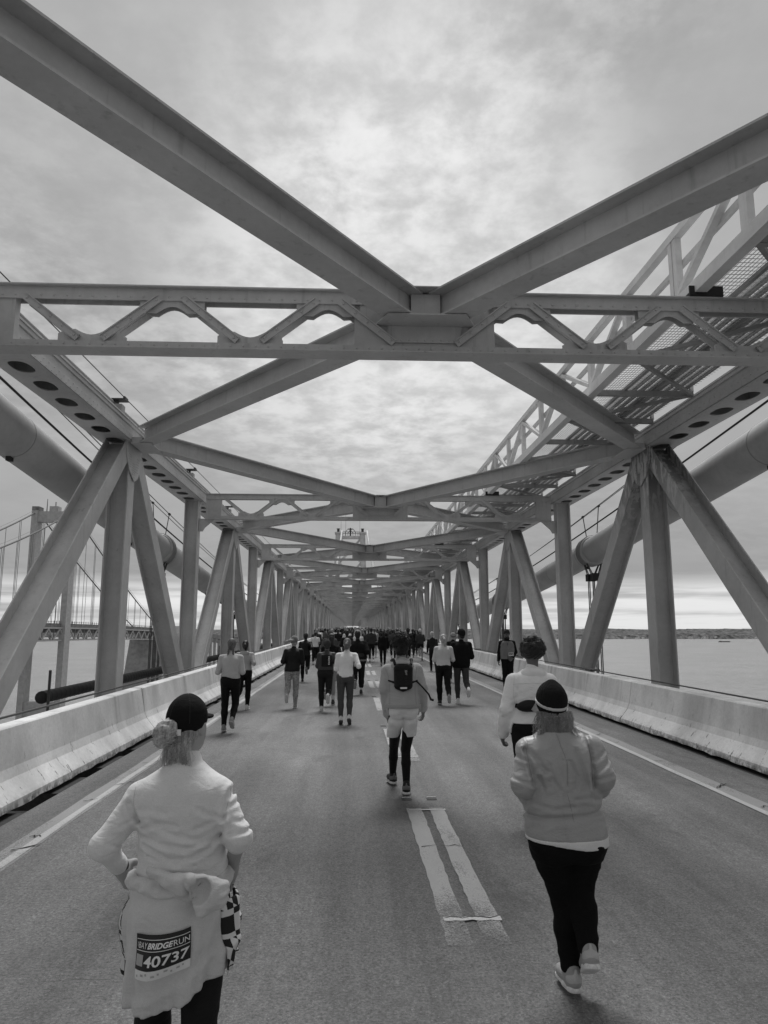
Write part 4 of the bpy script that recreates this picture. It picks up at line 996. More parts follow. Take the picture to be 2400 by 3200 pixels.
    for side, sg in (('L', -1), ('R', 1)):
        A, E, W_ = J['sh' + side], J['el' + side], J['wr' + side]
        pr.append(cap(J['neck'].lerp(A, .35) + Vector((0, 0, -.035 * s)), A + Vector((0, 0, -.012 * s)), .060 * s, .050 * s * arm + gr * .6)); pr.append(cap(A + Vector((0, 0, -.015 * s)), A.lerp(E, 1.0 if (sl if not isinstance(sl, tuple) else max(sl)) > .05 else .55), .050 * s * arm * al + gr * .8, .042 * s * arm * al + gr * .8))
        s1 = sl[0 if side == 'L' else 1] if isinstance(sl, tuple) else sl
        if s1 > .05: pr.append(cap(E, E.lerp(W_, s1), .042 * s * arm * al + gr * .8, .031 * s * arm * al + gr * .7))
    f0 = folds(t.get('fold', .006), sid(label) + 5, 1.0, 1.0, J['pelvis'].lerp(J['neck'], .30).z, .16 * s); gv = t.get('groove'); gz = J['pelvis'].lerp(J['neck'], gv or 0).z; xc_ = J['neck'].x
    crs = t.get('creases', [])
    def fz(X, Y, Z):
        d = f0(X, Y, Z)
        back = 1 / (1 + np.exp((Y - J['pelvis'].y - .02) / .01)) if crs else 1
        for pl, wd_, am_ in crs:
            best = None
            for (x0, z0), (x1, z1) in zip(pl[:-1], pl[1:]):
                dx, dz = x1 - x0, z1 - z0; L = math.hypot(dx, dz); tt = np.clip(((X - x0) * dx + (Z - z0) * dz) / (L * L), 0, 1)
                sd_ = ((X - x0) * dz - (Z - z0) * dx) / L; ds = np.sqrt((X - x0 - tt * dx) ** 2 + (Z - z0 - tt * dz) ** 2) * np.where(sd_ < 0, -1, 1)
                best = ds if best is None else np.where(np.abs(ds) < np.abs(best), ds, best)
            d = d + back * am_ * (np.exp(-(best / wd_) ** 2) - .75 * np.exp(-((best - 1.9 * wd_) / (1.2 * wd_)) ** 2) - .25 * np.exp(-((best + 1.7 * wd_) / wd_) ** 2))
        if gv: d = d + .013 * np.exp(-((Z - gz - .010 * np.sin(X * 8)) / .011) ** 2) - .010 * np.exp(-((Z - gz - .075) / .05) ** 2) + .004 * np.exp(-((X - xc_ - .012 * np.sin(Z * 5)) / .005) ** 2) * (Y < J['neck'].y)
        return d
    def cut(X, Y, Z):
        base = hz - Z + 0 * X + 0 * Y
        # sleeves that hang below the hem stay
        for side in 'LR':
            E, W_ = J['el' + side], J['wr' + side]
            f = cap(J['sh' + side], E, .09 * s + gr)[0](X, Y, Z); g = cap(E, W_, .085 * s + gr)[0](X, Y, Z)
            base = np.minimum(base, np.where(np.abs(X - J['pelvis'].x) > .155 * s * w * max(1, hips * .98), np.minimum(f, g), 9))
        return base
    link(t.get('name', 'jacket'), sdf_mesh('top', pr, vox, .020, fz if lod < 2 else None, cut, t.get('mat') or m_cloth(t['v'], t.get('kind', 'jersey'))), root)
    if t.get('under') is not None:
        rr = [(z, a_, b_, c_ + .001, d_ + .001) for z, a_, b_, c_, d_ in rows if z < hz + .25]
        z2 = hz - .03; link('shirt_hem', sdf_mesh('shirt_hem', [loft(rr)], vox, .02, None, lambda X, Y, Z: np.maximum(z2 - .018 * np.sin(X * 9) - Z, Z - hz - .006) + 0 * Y, m_cloth(t['under'])), root)
    if t.get('band') is not None:
        rr = [(z, a_, b_, c_ + .009, d_ + .009) for z, a_, b_, c_, d_ in rows if z < hz + .3]
        link('hem_band', sdf_mesh('hem_band', [loft(rr)], vox, .02, None, lambda X, Y, Z: np.maximum(hz - Z, Z - hz - .045) + 0 * X + 0 * Y, m_cloth(t['band'])), root)
    if t.get('hood'):
        hb = J['neck'] + Vector((0, -.078 * s, -.035 * s))
        hp_ = [ell(hb, (.122 * s, .062 * s, .070 * s)), cap(hb + Vector((-.095 * s, .03, .0)), hb + Vector((-.06 * s, .10, -.015 * s)), .028 * s), cap(hb + Vector((.095 * s, .03, .0)), hb + Vector((.06 * s, .10, -.015 * s)), .028 * s), cap(hb + Vector((-.07 * s, 0, .0)), hb + Vector((0, -.03 * s, -.085 * s)), .040 * s, .030 * s), cap(hb + Vector((.07 * s, 0, .0)), hb + Vector((0, -.03 * s, -.085 * s)), .040 * s, .030 * s)]
        link('hood', sdf_mesh('hood', hp_, vox, .025, folds(.004, 8) if lod < 2 else None, None, t.get('mat') or m_cloth(t['v'], t.get('kind', 'jersey'))), root)
    # ---- shoes
    for side in 'LR':
        S1, S2 = (SHOE, SOLE) if lod == 0 else (SHOE_F, SOLE_F); mt = Matrix.Translation(J['ank' + side]) @ rot_to(J['toe' + side]).to_4x4() @ Matrix.Scale(s * 1.03, 4)
        ob = link('shoe', S1, root); ob.matrix_local = mt
        if not S1.materials: S1.materials.append(m_cloth(.5, 'shell')); S2.materials.append(m_plain('sole_rubber', .5))
        objmat(ob, m_cloth(shoe[0], 'shell')); so = link('sole', S2, ob); objmat(so, m_plain('sole_%.2f' % shoe[1], shoe[1], .8, 60))
        if lod == 0:
            if not HEEL0.materials: HEEL0.materials.append(m_plain('heel', .3))
            hl = link('heel_counter', HEEL0, ob); objmat(hl, m_cloth(shoe[2] if len(shoe) > 2 else .12, 'shell'))
    # ---- hair and hats
    s = s0 * J.get('hs', 1.0)
    def hq(x, y, z): return Vector(q(x, y, z))
    hv = max(.008, vox * .8)
    if hair:
        hm = m_hair(hair['v']); ty = hair['type']; fr = lambda X, Y, Z: Y * 0 + 0 * X + 0 * Z
        hk = .93 if hat else 1.0
        skull = [ell(q(0, -.020, .032), (.082 * s * hk, .098 * s * hk, .100 * s * hk), M), ell(q(0, -.052, -.03), (.066 * s, .050 * s, .070 * s), M)]
        fc = hq(0, .06, -.02); fd = M @ Vector((0, 1, .25)).normalized()
        def facecut(X, Y, Z): return (X - fc.x) * fd.x + (Y - fc.y) * fd.y + (Z - fc.z) * fd.z * -.2
        stk = folds(.006, 3, 3.0)
        if ty in ('short', 'pony', 'bun', 'braids', 'long', 'curly'):
            if ty == 'long': skull.append(cap(q(0, -.07, 0), q(.01, -.085, -.26), .070 * s, .060 * s))
            if ty == 'curly': skull += [ell(q(random.uniform(-.06, .06), -.02 + random.uniform(-.06, .04), .07 + random.uniform(-.05, .05)), (.05 * s,) * 3) for _ in range(9)]
            link('hair', sdf_mesh('hair', skull, hv, .02, folds(.012 if ty == 'curly' else .005, 3, 2.6), facecut, hm), root)
        if ty == 'curly' and lod == 0:
            def g(rr):
                u = Vector((rr.gauss(0, 1), rr.gauss(-.3, 1), rr.gauss(.4, 1))).normalized()
                if u.y > .6 and u.z < .4: u.y = -u.y
                if u.z < -.5: u.z = .2
                p = hq(0, -.02, .045) + Vector((u.x * .088, u.y * .10, u.z * .10)) * s; a = u.orthogonal().normalized(); b_ = u.cross(a); ph = rr.uniform(0, 6); rd = rr.uniform(.006, .012); L = rr.uniform(.02, .045)
                return [p + u * (L * i / 7) + (a * math.cos(ph + i * .9) + b_ * math.sin(ph + i * .9)) * rd + Vector((0, 0, -.002 * i)) for i in range(8)]
            strands(420, g, .003, 6).obj('curls', hm, root, kind='stuff')
        if ty == 'pony':
            sw = hair.get('sway', .02); dn = hair.get('len', .22); b0 = hq(0, -.105, .035)
            if hair.get('blow'): pts = [b0, hq(-.07, -.14, .03), hq(-.15, -.15, -.0), hq(-.22, -.14, -.03)]
            else: pts = [b0, hq(sw * .5, -.145, .0), hq(sw, -.135, -dn * .5), hq(sw * 1.5, -.115, -dn)]
            link('ponytail', sdf_mesh('ponytail', [cap(pts[i], pts[i + 1], .026 * s + (.012 if i == 0 else .006), .016 if i == 2 else .032 * s) for i in range(3)], hv, .02, folds(.006, 5, 3.5), None, hm), root)
            g = lambda rr: [p_ + Vector((rr.gauss(0, .014), rr.gauss(0, .014), rr.gauss(0, .012))) * (.6 + .5 * i) for i, p_ in enumerate(pts)]
            strands(60, g, .0035, 4).obj('loose_hair', hm, root, kind='stuff')
        if ty == 'braids':
            for e in (-1, 1):
                pts = [hq(e * .035, -.09, -.01), hq(e * .045, -.105, -.10), hq(e * .05, -.11, -.19), hq(e * .04 + .01, -.115, -.29)]
                link('braid', sdf_mesh('braid', [cap(pts[i], pts[i + 1], .020, .017) for i in range(3)], hv, .01, lambda X, Y, Z: .004 * np.sin(Z * 160) + 0 * X + 0 * Y, None, hm), root)
            link('hair_tie', sdf_mesh('hair_tie', [ell(hq(-.03, -.115, -.27), (.018, .018, .018))], .008, 0, mat=m_plain('white_tie', .8)), root)
        if ty == 'afro':
            r0 = .128 * s; rr = random.Random(4); blobs = [ell(q(0, -.012, .055), (.122 * s, .120 * s, .110 * s), M)]
            for _ in range(46):
                u = Vector((rr.gauss(0, 1), rr.gauss(0, 1), rr.gauss(0, 1))).normalized()
                if u.z < -.55 or (u.y > .55 and u.z < .2): continue
                blobs.append(ell(hq(0, -.012, .055) + u * .104 * s, (.032 * s,) * 3))
            link('hair', sdf_mesh('hair', blobs, .0085, .014, folds(.008, 9, 4.5), None, hm), root)
            def g(rr):
                u = Vector((rr.gauss(0, 1), rr.gauss(0, 1), rr.gauss(0, 1))).normalized()
                if u.z < -.4: u.z = abs(u.z)
                p = hq(0, -.012, .055) + u * .108 * s; a = u.orthogonal().normalized(); b_ = u.cross(a); ph = rr.uniform(0, 6); rd = rr.uniform(.008, .014); L = rr.uniform(.018, .034)
                return [p + u * (L * i / 8) + (a * math.cos(ph + i * 1.1) + b_ * math.sin(ph + i * 1.1)) * rd for i in range(9)]
            strands(520, g, .0028, 6).obj('curls', hm, root, kind='stuff')
    if hat:
        hm = hat.get('mat') or m_cloth(hat['v'], hat.get('kind', 'jersey')); ty = hat['type']; zc = hq(0, 0, .012).z
        hs = hat.get('size', 1.0); dome = [ell(q(0, -.018, .036 * hs), (.090 * s * hs, .112 * s * hs, .113 * s * hs), M)]
        tilt = M @ Vector((0, -.34, 1))
        cz = hq(0, 0, .004 if ty != 'beanie' else -.030)
        hc = lambda X, Y, Z: -((X - cz.x) * tilt.x + (Y - cz.y) * tilt.y + (Z - cz.z) * tilt.z)
        if ty == 'beanie': dome.append(cap(q(0, -.02, .09), q(0, -.035, .128), .050 * s, .030 * s))
        link('cap' if ty == 'cap' else 'beanie', sdf_mesh('hat', dome, hv, .02, folds(.003, 4) if lod < 2 else None, hc, hm), root)
        if ty == 'cap' and lod == 0:      # panel seams and button
            for e in range(6):
                an = e * math.pi / 3 + .3; MB().tube([Vector(q(math.sin(an) * math.cos(b_) * .0905 * hs, -.018 + math.cos(an) * math.cos(b_) * .1125 * hs, .036 * hs + math.sin(b_) * .1135 * hs)) for b_ in [-.1 + 1.62 * i / 12 for i in range(13)]], .0016, 4).obj('cap_seam', m_cloth(.03), root)
        if ty == 'cap':
            link('brim', sdf_mesh('brim', [ell(q(0, .088 * hs, .030), (.078 * s * hs, .092 * s * hs, .011 * s), M)], hv, .01, mat=hm), root)
        if hat.get('band') is not None:
            c1 = hq(0, -.012, .026); link('hat_band', sdf_mesh('hat_band', [ell(q(0, -.018, .036), (.0935 * s, .1155 * s, .1155 * s), M)], .006, .0, None, lambda X, Y, Z: np.abs((X - c1.x) * .05 + (Y - c1.y) * -.30 + (Z - c1.z)) - .010, m_cloth(hat['band'])), root)
        if hat.get('pom') is not None: link('pompom', sdf_mesh('pompom', [ell(q(0, -.02, .15), (.03, .03, .03))], .01, .01, folds(.006, 3, 4), None, m_cloth(hat['pom'])), root)
    if extra: extra(root, J, q, M, vox)
    return root
# ================================================================ the runners
DS = 2400 / 1659
def text_mesh(body, height, bold=0.0, shear=0.0, spacing=1.0):
    """flat letters, lower left at the origin; returns verts, faces, width"""
    cu = bpy.data.curves.new('letters', 'FONT'); cu.body = body; cu.size = 1; cu.offset = bold; cu.shear = shear; cu.space_character = spacing; cu.resolution_u = 3
    ob = bpy.data.objects.new('letters', cu); COL.objects.link(ob); dg = bpy.context.evaluated_depsgraph_get(); me = ob.evaluated_get(dg).to_mesh()
    v = np.array([tuple(p.co) for p in me.vertices]); f = [tuple(p.vertices) for p in me.polygons]; ob.evaluated_get(dg).to_mesh_clear(); bpy.data.objects.remove(ob); bpy.data.curves.remove(cu)
    v[:, 0] -= v[:, 0].min(); v[:, 1] -= v[:, 1].min(); k = height / v[:, 1].max(); v *= k; return v, f, v[:, 0].max()
def px(x, y, Y, root): return at_depth(x, y, Y) - Vector(root)
BLK = .014
from mathutils.bvhtree import BVHTree
def seams(root, lines, r, mat, name='seam', which='top'):
    """stitch lines laid on the back of a garment; lines are (x, z) polylines"""
    ob = [c for c in root.children if c.type == 'MESH' and c.data.name.startswith(which)][0]; me = ob.data
    bv = BVHTree.FromPolygons([v.co for v in me.vertices], [tuple(p.vertices) for p in me.polygons])
    for pl in lines:
        pts = []
        for (x0, z0), (x1, z1) in zip(pl[:-1], pl[1:]):
            n = max(2, int(math.hypot(x1 - x0, z1 - z0) / .012))
            for i in range(n):
                t_ = i / n; h_ = bv.ray_cast(Vector((x0 + (x1 - x0) * t_, -3, z0 + (z1 - z0) * t_)), Vector((0, 1, 0)))
                if h_[0] is not None and (not pts or abs(h_[0].y - pts[-1].y) < .05): pts.append(h_[0] + Vector((0, -r * .25, 0)))
        if len(pts) > 3: MB().tube(pts, r, 5).obj(name, mat, root)
def seam_px(r, ox, oy, sc, Y, lines): return [pl for pl, _, _ in crease_px(r, ox, oy, sc, Y, [(l, 0, 0) for l in lines])]
def crease_px(r, ox, oy, sc, Y, lst):
    out = []
    for pts_, w_, a_ in lst:
        pl = []
        for x, y in pts_: p_ = at_depth(ox + x * sc, oy + y * sc, Y) - Vector(r); pl.append((p_.x, p_.z))
        out.append((pl, w_, a_))
    return out
WHITEP = m_plain('bib_white', .78, .6, 40, .05); BIBK = m_plain('bib_black', .02, .5, 40, .1)
def foot_at(J, side, dx, dy):
    g = on_ground(dx * DS, dy * DS); a = J['ank' + side]; return (g.x - a.x, g.y - a.y + .05, 0)

# ---------------- woman with the numbered bib on a sweatshirt tied round her waist
r1 = (-.615, 2.82, 0)
J = joints(1.66, .05, legs=((4, 6, 0), (-8, 42, 30)), arms='run', headturn=.30)
def setj(J, r, **kw):
    for k, (x, y, Y) in kw.items(): J[k] = px(x, y, Y, r)
J['hs'] = .91
setj(J, r1, neck=(578, 2386, 2.84), head=(590, 2268, 2.87), shL=(442, 2478, 2.82), shR=(680, 2464, 2.82), elL=(324, 2646, 2.76), elR=(744, 2620, 2.76), wrL=(372, 2704, 2.93), wrR=(724, 2712, 2.93), hdL=(397, 2738, 2.97), hdR=(716, 2752, 2.98))
CR1 = crease_px(r1, 200, 2100, .4971, 2.68, [([(360, 860), (390, 920), (425, 985)], .009, .012), ([(1020, 790), (1000, 870), (985, 960)], .009, .012), ([(470, 1015), (590, 965), (700, 985)], .008, .007), ([(470, 1120), (560, 1165), (640, 1205), (720, 1195)], .008, .008),
    ([(690, 1225), (800, 1190), (890, 1135), (970, 1055)], .009, .009), ([(800, 1015), (900, 975), (985, 945)], .008, .006), ([(830, 880), (900, 925), (980, 945)], .008, .007), ([(455, 1070), (540, 1085), (650, 1130)], .007, .006), ([(540, 965), (680, 1040), (840, 1085)], .010, .006),
    ([(1010, 830), (1090, 770)], .006, .006), ([(1015, 880), (1100, 850)], .006, .005), ([(1020, 1045), (1140, 1030)], .007, .007), ([(600, 1100), (760, 1130), (900, 1090)], .008, .006), ([(310, 1010), (400, 960)], .006, .005), ([(500, 1190), (640, 1235), (800, 1240)], .007, .006), ([(440, 900), (520, 880), (620, 900)], .010, .004), ([(1040, 960), (1150, 980)], .006, .005), ([(240, 1100), (330, 1150)], .006, .005)])
def ex1(root, J, q, M, vox):
    seams(root, seam_px(r1, 200, 2100, .4971, 2.68, [[(440, 660), (400, 740), (395, 850), (415, 960)], [(985, 620), (1020, 700), (1010, 830), (985, 950)]]), .0012, m_cloth(.50))
    cx_, cy_ = J['pelvis'].x, J['pelvis'].y - .01; zt = 1.015
    def S(a, v, off=0.0, wide=1.0):
        L = np.interp(a, [-2.2, -1.3, -.9, -.3, .3, .8, 1.3, 2.2], [.36, .415, .41, .405, .38, .315, .30, .30])
        g = .016 * math.sin(4.2 * a + 1.0 + 3 * v) * v + .016 * math.sin(9 * a + 5 * v) * v * (1 - .55 * math.exp(-(a + .1) ** 2 * 3)) + .006 * math.sin(14 * v + 3 * a) * (1 - .5 * math.exp(-((v - .5) * 4) ** 2)) + .008 * math.exp(-((v - .86 + .12 * a) / .05) ** 2) - .006 * math.exp(-((v - .16 - .05 * math.sin(3 * a)) / .03) ** 2)
        g += .007 * math.sin(21 * a + 8 * v) * v * min(1, (a + .1) ** 2 * 2.2) + .005 * math.sin(33 * a - 6 * v) * max(0, v - .75) * 4
        rx = (.160 + .030 * math.sin(min(1, v * 1.3) * 2.4) + g + off) * wide; ry = .150 + .045 * math.sin(min(1, v * 1.4) * 2.2) + g + off
        return Vector((cx_ + rx * math.sin(a), cy_ - ry * math.cos(a) + .03 * v, zt - v * L))
    def grid(fn, a0, a1, na, nv, th, name, mat, v0=0.0, v1=1.0):
        vv = []; ff = []
        for lay in (0, 1):
            for i in range(na + 1):
                for j in range(nv + 1): vv.append(fn(a0 + (a1 - a0) * i / na, v0 + (v1 - v0) * j / nv, th * lay))
        n1 = (na + 1) * (nv + 1)
        for i in range(na):
            for j in range(nv):
                b_ = i * (nv + 1) + j; ff.append((b_, b_ + 1, b_ + nv + 2, b_ + nv + 1)); ff.append((n1 + b_, n1 + b_ + nv + 1, n1 + b_ + nv + 2, n1 + b_ + 1))
        for i in range(na):
            for j in (0, nv): b_ = i * (nv + 1) + j; ff.append((b_, b_ + nv + 1, n1 + b_ + nv + 1, n1 + b_))
        for j in range(nv):
            for i in (0, na): b_ = i * (nv + 1) + j; ff.append((b_, n1 + b_, n1 + b_ + 1, b_ + 1))
        me = mesh_of(name, vv, ff, mat, True); bm = bmesh.new(); bm.from_mesh(me); bmesh.ops.recalc_face_normals(bm, faces=bm.faces); bm.to_mesh(me); bm.free(); return me
    fleece = m_cloth(.58, 'fleece')
    sw = link('tied_sweatshirt', grid(S, -1.42, 1.22, 60, 44, .010, 'tied_sweatshirt', fleece), root)
    # bold black and white quartered lining showing at the edges
    t = NT('quartered_pattern'); pm = t.pos(True, (1, 1, 1)); s_ = t.n('ShaderNodeSeparateXYZ'); t.l(pm, s_.inputs[0])
    ua = t.math('ADD', t.math('MULTIPLY', s_.outputs[1], 1.0), t.math('MULTIPLY', s_.outputs[0], .35)); z = s_.outputs[2]
    def par(v_, k): return t.math('GREATER_THAN', t.math('FRACT', t.math('MULTIPLY', v_, k)), .5)
    dg = t.math('ADD', z, t.math('MULTIPLY', ua, .6)); a1 = par(ua, 17.); a2 = par(dg, 13.); x1 = t.math('ABSOLUTE', t.math('SUBTRACT', a1, a2)); x2 = t.math('ABSOLUTE', t.math('SUBTRACT', par(z, 9.), par(ua, 8.)))
    which = par(z, 5.5); f = t.mix(which, x1, x2); t.bsdf(t.mix(f, .02, .62), .8, None, .2); PAT = t.m
    S2 = lambda a, v, o=0.0: S(a, min(1, v) * 1.0, o - .006, 1.07)
    link('patterned_lining', grid(S2, -2.1, -1.25, 14, 30, .006, 'patterned_lining', PAT, .03, .93), sw)
    link('patterned_lining', grid(lambda a, v, o=0.0: S2(a, v, o) + Vector((.012 * v, -.015 * v, 0)), .98, 2.0, 16, 30, .006, 'patterned_lining', PAT, .25, 1.0), sw)
    # waist roll, knotted sleeve and the drooping hood
    pr = []; N = 16
    for i in range(N):
        a0, a1_ = -1.7 + 3.4 * i / N, -1.7 + 3.4 * (i + 1) / N; w0 = S(a0, .02, .008); w1 = S(a1_, .02, .008); pr.append(cap(w0 + Vector((0, 0, -.012 - .01 * math.sin(a0 * 2))), w1 + Vector((0, 0, -.012 - .01 * math.sin(a1_ * 2))), .020))
    def pk_(x, y, off): # crop pixel -> point just off the back
        p_ = at_depth(200 + x * .4971, 2100 + y * .4971, r1[1] - .18 - off) - Vector(r1); return p_
    pr += [cap(pk_(540, 1255, .0), pk_(650, 1312, .012), .014, .020), cap(pk_(640, 1308, .012), pk_(725, 1348, .018), .020, .020), cap(pk_(650, 1335, .012), pk_(725, 1372, .018), .014, .013), cap(pk_(700, 1300, .0), pk_(735, 1375, .012), .012, .012), cap(pk_(740, 1300, .0), pk_(800, 1302, .03), .016, .020)]
    link('knotted_sleeve', sdf_mesh('knotted_sleeve', pr, .006, .018, folds(.009, 12, 2.4), None, fleece), sw)
    c = pk_(915, 1400, .012); inner = ell(pk_(850, 1385, .045), (.036, .05, .044), Matrix.Rotation(.5, 3, 'Y'))[0]
    pr = [ell(c, (.066, .034, .046), Matrix.Rotation(.35, 3, 'Y')), cap(pk_(800, 1310, .02), pk_(1010, 1345, .0), .022, .020), cap(pk_(800, 1330, .025), pk_(850, 1510, .03), .020, .013), cap(pk_(990, 1400, .0), pk_(870, 1500, .03), .020, .016)]
    link('drooping_hood', sdf_mesh('drooping_hood', pr, .006, .02, folds(.006, 2, 2.2), lambda X, Y, Z: -inner(X, Y, Z), fleece), sw)
    # the bib
    A0, A1, V0, V1 = -.56, .40, .345, .70
    def Bm(u, v, off): a = A0 + (A1 - A0) * u; return S(a, V0 + (V1 - V0) * (1 - v) - .022 * (u - .5), .016 + off)
    def bibgrid(u0, u1, v0, v1, off, name, mat, par_):
        vv = []; ff = []; n = 14
        for i in range(n + 1):
            for j in range(n + 1): vv.append(Bm(u0 + (u1 - u0) * i / n, v0 + (v1 - v0) * j / n, off))
        for i in range(n):
            for j in range(n): b_ = i * (n + 1) + j; ff.append((b_, b_ + n + 1, b_ + n + 2, b_ + 1))
        return link(name, mesh_of(name, vv, ff, mat, True), par_)
    bib = bibgrid(0, 1, 0.0, 1, 0, 'race_bib', WHITEP, root); bibgrid(0, 1, .23, 1, .0015, 'dark_panel', BIBK, bib)
    for v_ in (.885, .645): bibgrid(.02, .985, v_, v_ + .014, .003, 'rule', WHITEP, bib)
    bibgrid(.03, .20, .33, .57, .003, 'blank_square', m_plain('bib_grey', .45), bib)      # stands where the code was
    def letters(body, u0, v0, wid, hei, bold, shear, name='lettering'):
        vs_, fs_, wd_ = text_mesh(body, 1.0, bold, shear); vv = [Bm(u0 + x / wd_ * wid, v0 + y * hei, .003) for x, y, _ in vs_]
        link(name, mesh_of(name, vv, fs_, WHITEP), bib)
    letters('THE', .035, .72, .022, .10, .0, .2); letters('BAY', .065, .70, .20, .13, .0, .15); letters('BRIDGE', .27, .70, .44, .13, .035, .25); letters('RUN', .715, .70, .265, .13, 0, 0)
    letters('40737', .225, .315, .755, .25, .02, .08, 'number')
    for i in range(9): bibgrid(.06 + i * .1, .06 + i * .1 + .03 * (1 + i % 2), .07 + .03 * (i % 3), .12 + .03 * (i % 3), .0018, 'small_print', m_plain('bib_grey', .45), bib)
    # watch, cap tag, bun with strands
    w0 = J['wrL']; d = (J['hdL'] - J['elL']).normalized(); link('watch', sdf_mesh('watch', [cap(w0 - d * .012, w0 + d * .012, .033)], .005, 0, None, None, m_plain('watch_strap', .03, .4)), root)
    bc = Vector(q(-.035, -.125, -.01)); hm = m_hair(.42)
    link('hair_bun', sdf_mesh('hair_bun', [ell(bc, (.041, .037, .043)), ell(bc + Vector((-.010, -.005, -.030)), (.031, .030, .030)), ell(bc + Vector((.02, .02, .02)), (.03, .03, .03))], .0055, .02, folds(.006, 21, 5.5), None, hm), root)
    def g(rr):
        a = rr.gauss(.6, .9); b_ = rr.gauss(0, .8); pts = []; sp = rr.uniform(1.4, 3.0); tl = rr.uniform(-.6, 1.0)
        for i in range(9):
            t_ = i / 8; th = a + t_ * sp; ph = b_ + t_ * tl; rad = .043 + .009 * math.sin(t_ * 3.1) * rr.random() + rr.gauss(0, .0015)
            pts.append(bc + Vector((rad * math.cos(th) * math.cos(ph * .8), rad * .9 * math.sin(th) * math.cos(ph * .8) - .002, rad * math.sin(ph * .9) - .012)))
        return pts
    strands(420, g, .0011, 5).obj('bun_strands', hm, root, kind='stuff')
    def g2(rr):
        x = rr.uniform(-.055, .06); p0 = Vector(q(x, -.088, -.035)); return [p0, p0 + Vector((rr.gauss(0, .006), -.012, -.03)), p0 + Vector((rr.gauss(-.006, .012), -.006, -.06 - rr.uniform(0, .03))), p0 + Vector((rr.gauss(-.01, .018), .0, -.085 - rr.uniform(0, .05)))]
    strands(300, g2, .0012, 6).obj('nape_hair', hm, root, kind='stuff')
    MB().box(-.008, .008, -.004, .004, -.011, .011).obj('cap_tag', WHITEP, root, loc=q(.02, -.116, -.012))
person('woman in light long-sleeved top, a sweatshirt with race bib tied round her waist', J, r1, lod=0, skin=.36,
       top=dict(v=.70, kind='jersey', hem=.20, loose=.010, box=.55, sleeve=(.9, .18), fold=.007, creases=CR1, name='long_sleeved_top'), bottom=dict(v=BLK, style='long', loose=.004), shoe=(.5, .8),
       hair=dict(type='short', v=.30), hat=dict(type='cap', v=.010, size=.92), waist=1.04, extra=ex1, w=.97, curl=.9, arm=.95, hips=1.0, legw=1.0)

# ---------------- woman in grey jacket and black trousers, dark hat with a pale stripe
r2 = (1.135, 4.02, 0)
J = joints(1.63, .04, legs=((4, 8, 0), (-8, 26, 34)), arms='hold', hipw=.105)
setj(J, r2, neck=(1732, 2282, 4.03), head=(1722, 2208, 4.06), shL=(1652, 2335, 4.02), shR=(1848, 2330, 4.02), elL=(1633, 2450, 3.94), elR=(1886, 2430, 3.94), wrL=(1655, 2484, 4.14), wrR=(1868, 2470, 4.14), hdL=(1672, 2490, 4.22), hdR=(1852, 2474, 4.22),
     pelvis=(1768, 2612, 4.02), hipL=(1716, 2640, 4.02), hipR=(1826, 2640, 4.02), kneeL=(1762, 2800, 4.09), ankL=(1784, 3030, 4.03), kneeR=(1812, 2768, 4.06), ankR=(1840, 2972, 3.90))
J['toeL'] = Vector((-.12, 1, -.03)); J['toeR'] = Vector((.12, 1, -.55))
CR2 = crease_px(r2, 1450, 1950, .5426, 3.86, [([(375, 740), (395, 830), (415, 935)], 0.0115, 0.0117), ([(757, 650), (760, 800), (768, 950)], 0.0115, 0.0117), ([(385, 740), (450, 800), (480, 860)], 0.0138, 0.0072), ([(410, 870), (450, 830), (495, 860)], 0.0115, 0.0072), ([(470, 955), (440, 890)], 0.0103, 0.0072),
    ([(560, 965), (520, 900), (500, 820)], 0.0115, 0.0072), ([(650, 960), (655, 880), (620, 800)], 0.0115, 0.0072), ([(730, 950), (690, 830), (660, 740)], 0.0115, 0.0072), ([(780, 860), (870, 800)], 0.0092, 0.0062), ([(785, 905), (872, 880)], 0.0092, 0.0062), ([(780, 800), (850, 750)], 0.0092, 0.0054), ([(300, 900), (400, 930)], 0.0092, 0.0062), ([(400, 1040), (520, 1075), (640, 1060)], 0.0115, 0.0054), ([(640, 1020), (720, 1010), (800, 1030)], 0.0103, 0.0054), ([(560, 640), (575, 720), (600, 800), (602, 950)], 0.0046, 0.0045), ([(310, 780), (390, 800)], 0.0092, 0.0054)])
def ex2(root, J, q, M, vox):
    seams(root, seam_px(r2, 1450, 1950, .5426, 3.86, [[(548, 610), (575, 720), (600, 800), (604, 950)], [(600, 985), (625, 1080), (640, 1160)], [(400, 660), (385, 760), (400, 860), (415, 930)], [(750, 640), (762, 780), (765, 940)]]), .0014, m_cloth(.24))
    hm = m_hair(.26)
    def g(rr_):
        x = rr_.choice((-1, 1)) * rr_.uniform(.01, .095); p0 = Vector(q(x, -.108 + abs(x) * .55, -.02)); wv = rr_.uniform(0, 6); L = .085 + .06 * (abs(x) > .045) + rr_.uniform(-.04, .05)
        return [p0 + Vector((.012 * math.sin(wv + i * .9) + x * (.25 + .3 * math.sin(wv)) * i / 8, -.020 * math.sin(i / 8 * 2.5) + .006 * math.cos(wv + i), -L * i / 8)) for i in range(9)]
    strands(400, g, .0015, 16).obj('hair_strands', hm, root, kind='stuff')
    link('headphone_cord', MB().tube([Vector(q(.085 * math.sin(a), -.105 * math.cos(a) - .002, -.055 + .012 * math.cos(a * 2))) for a in [-1.2 + 2.4 * i / 14 for i in range(15)]], .004, 6).me('headphone_cord', m_plain('pale_cord', .6), True), root)
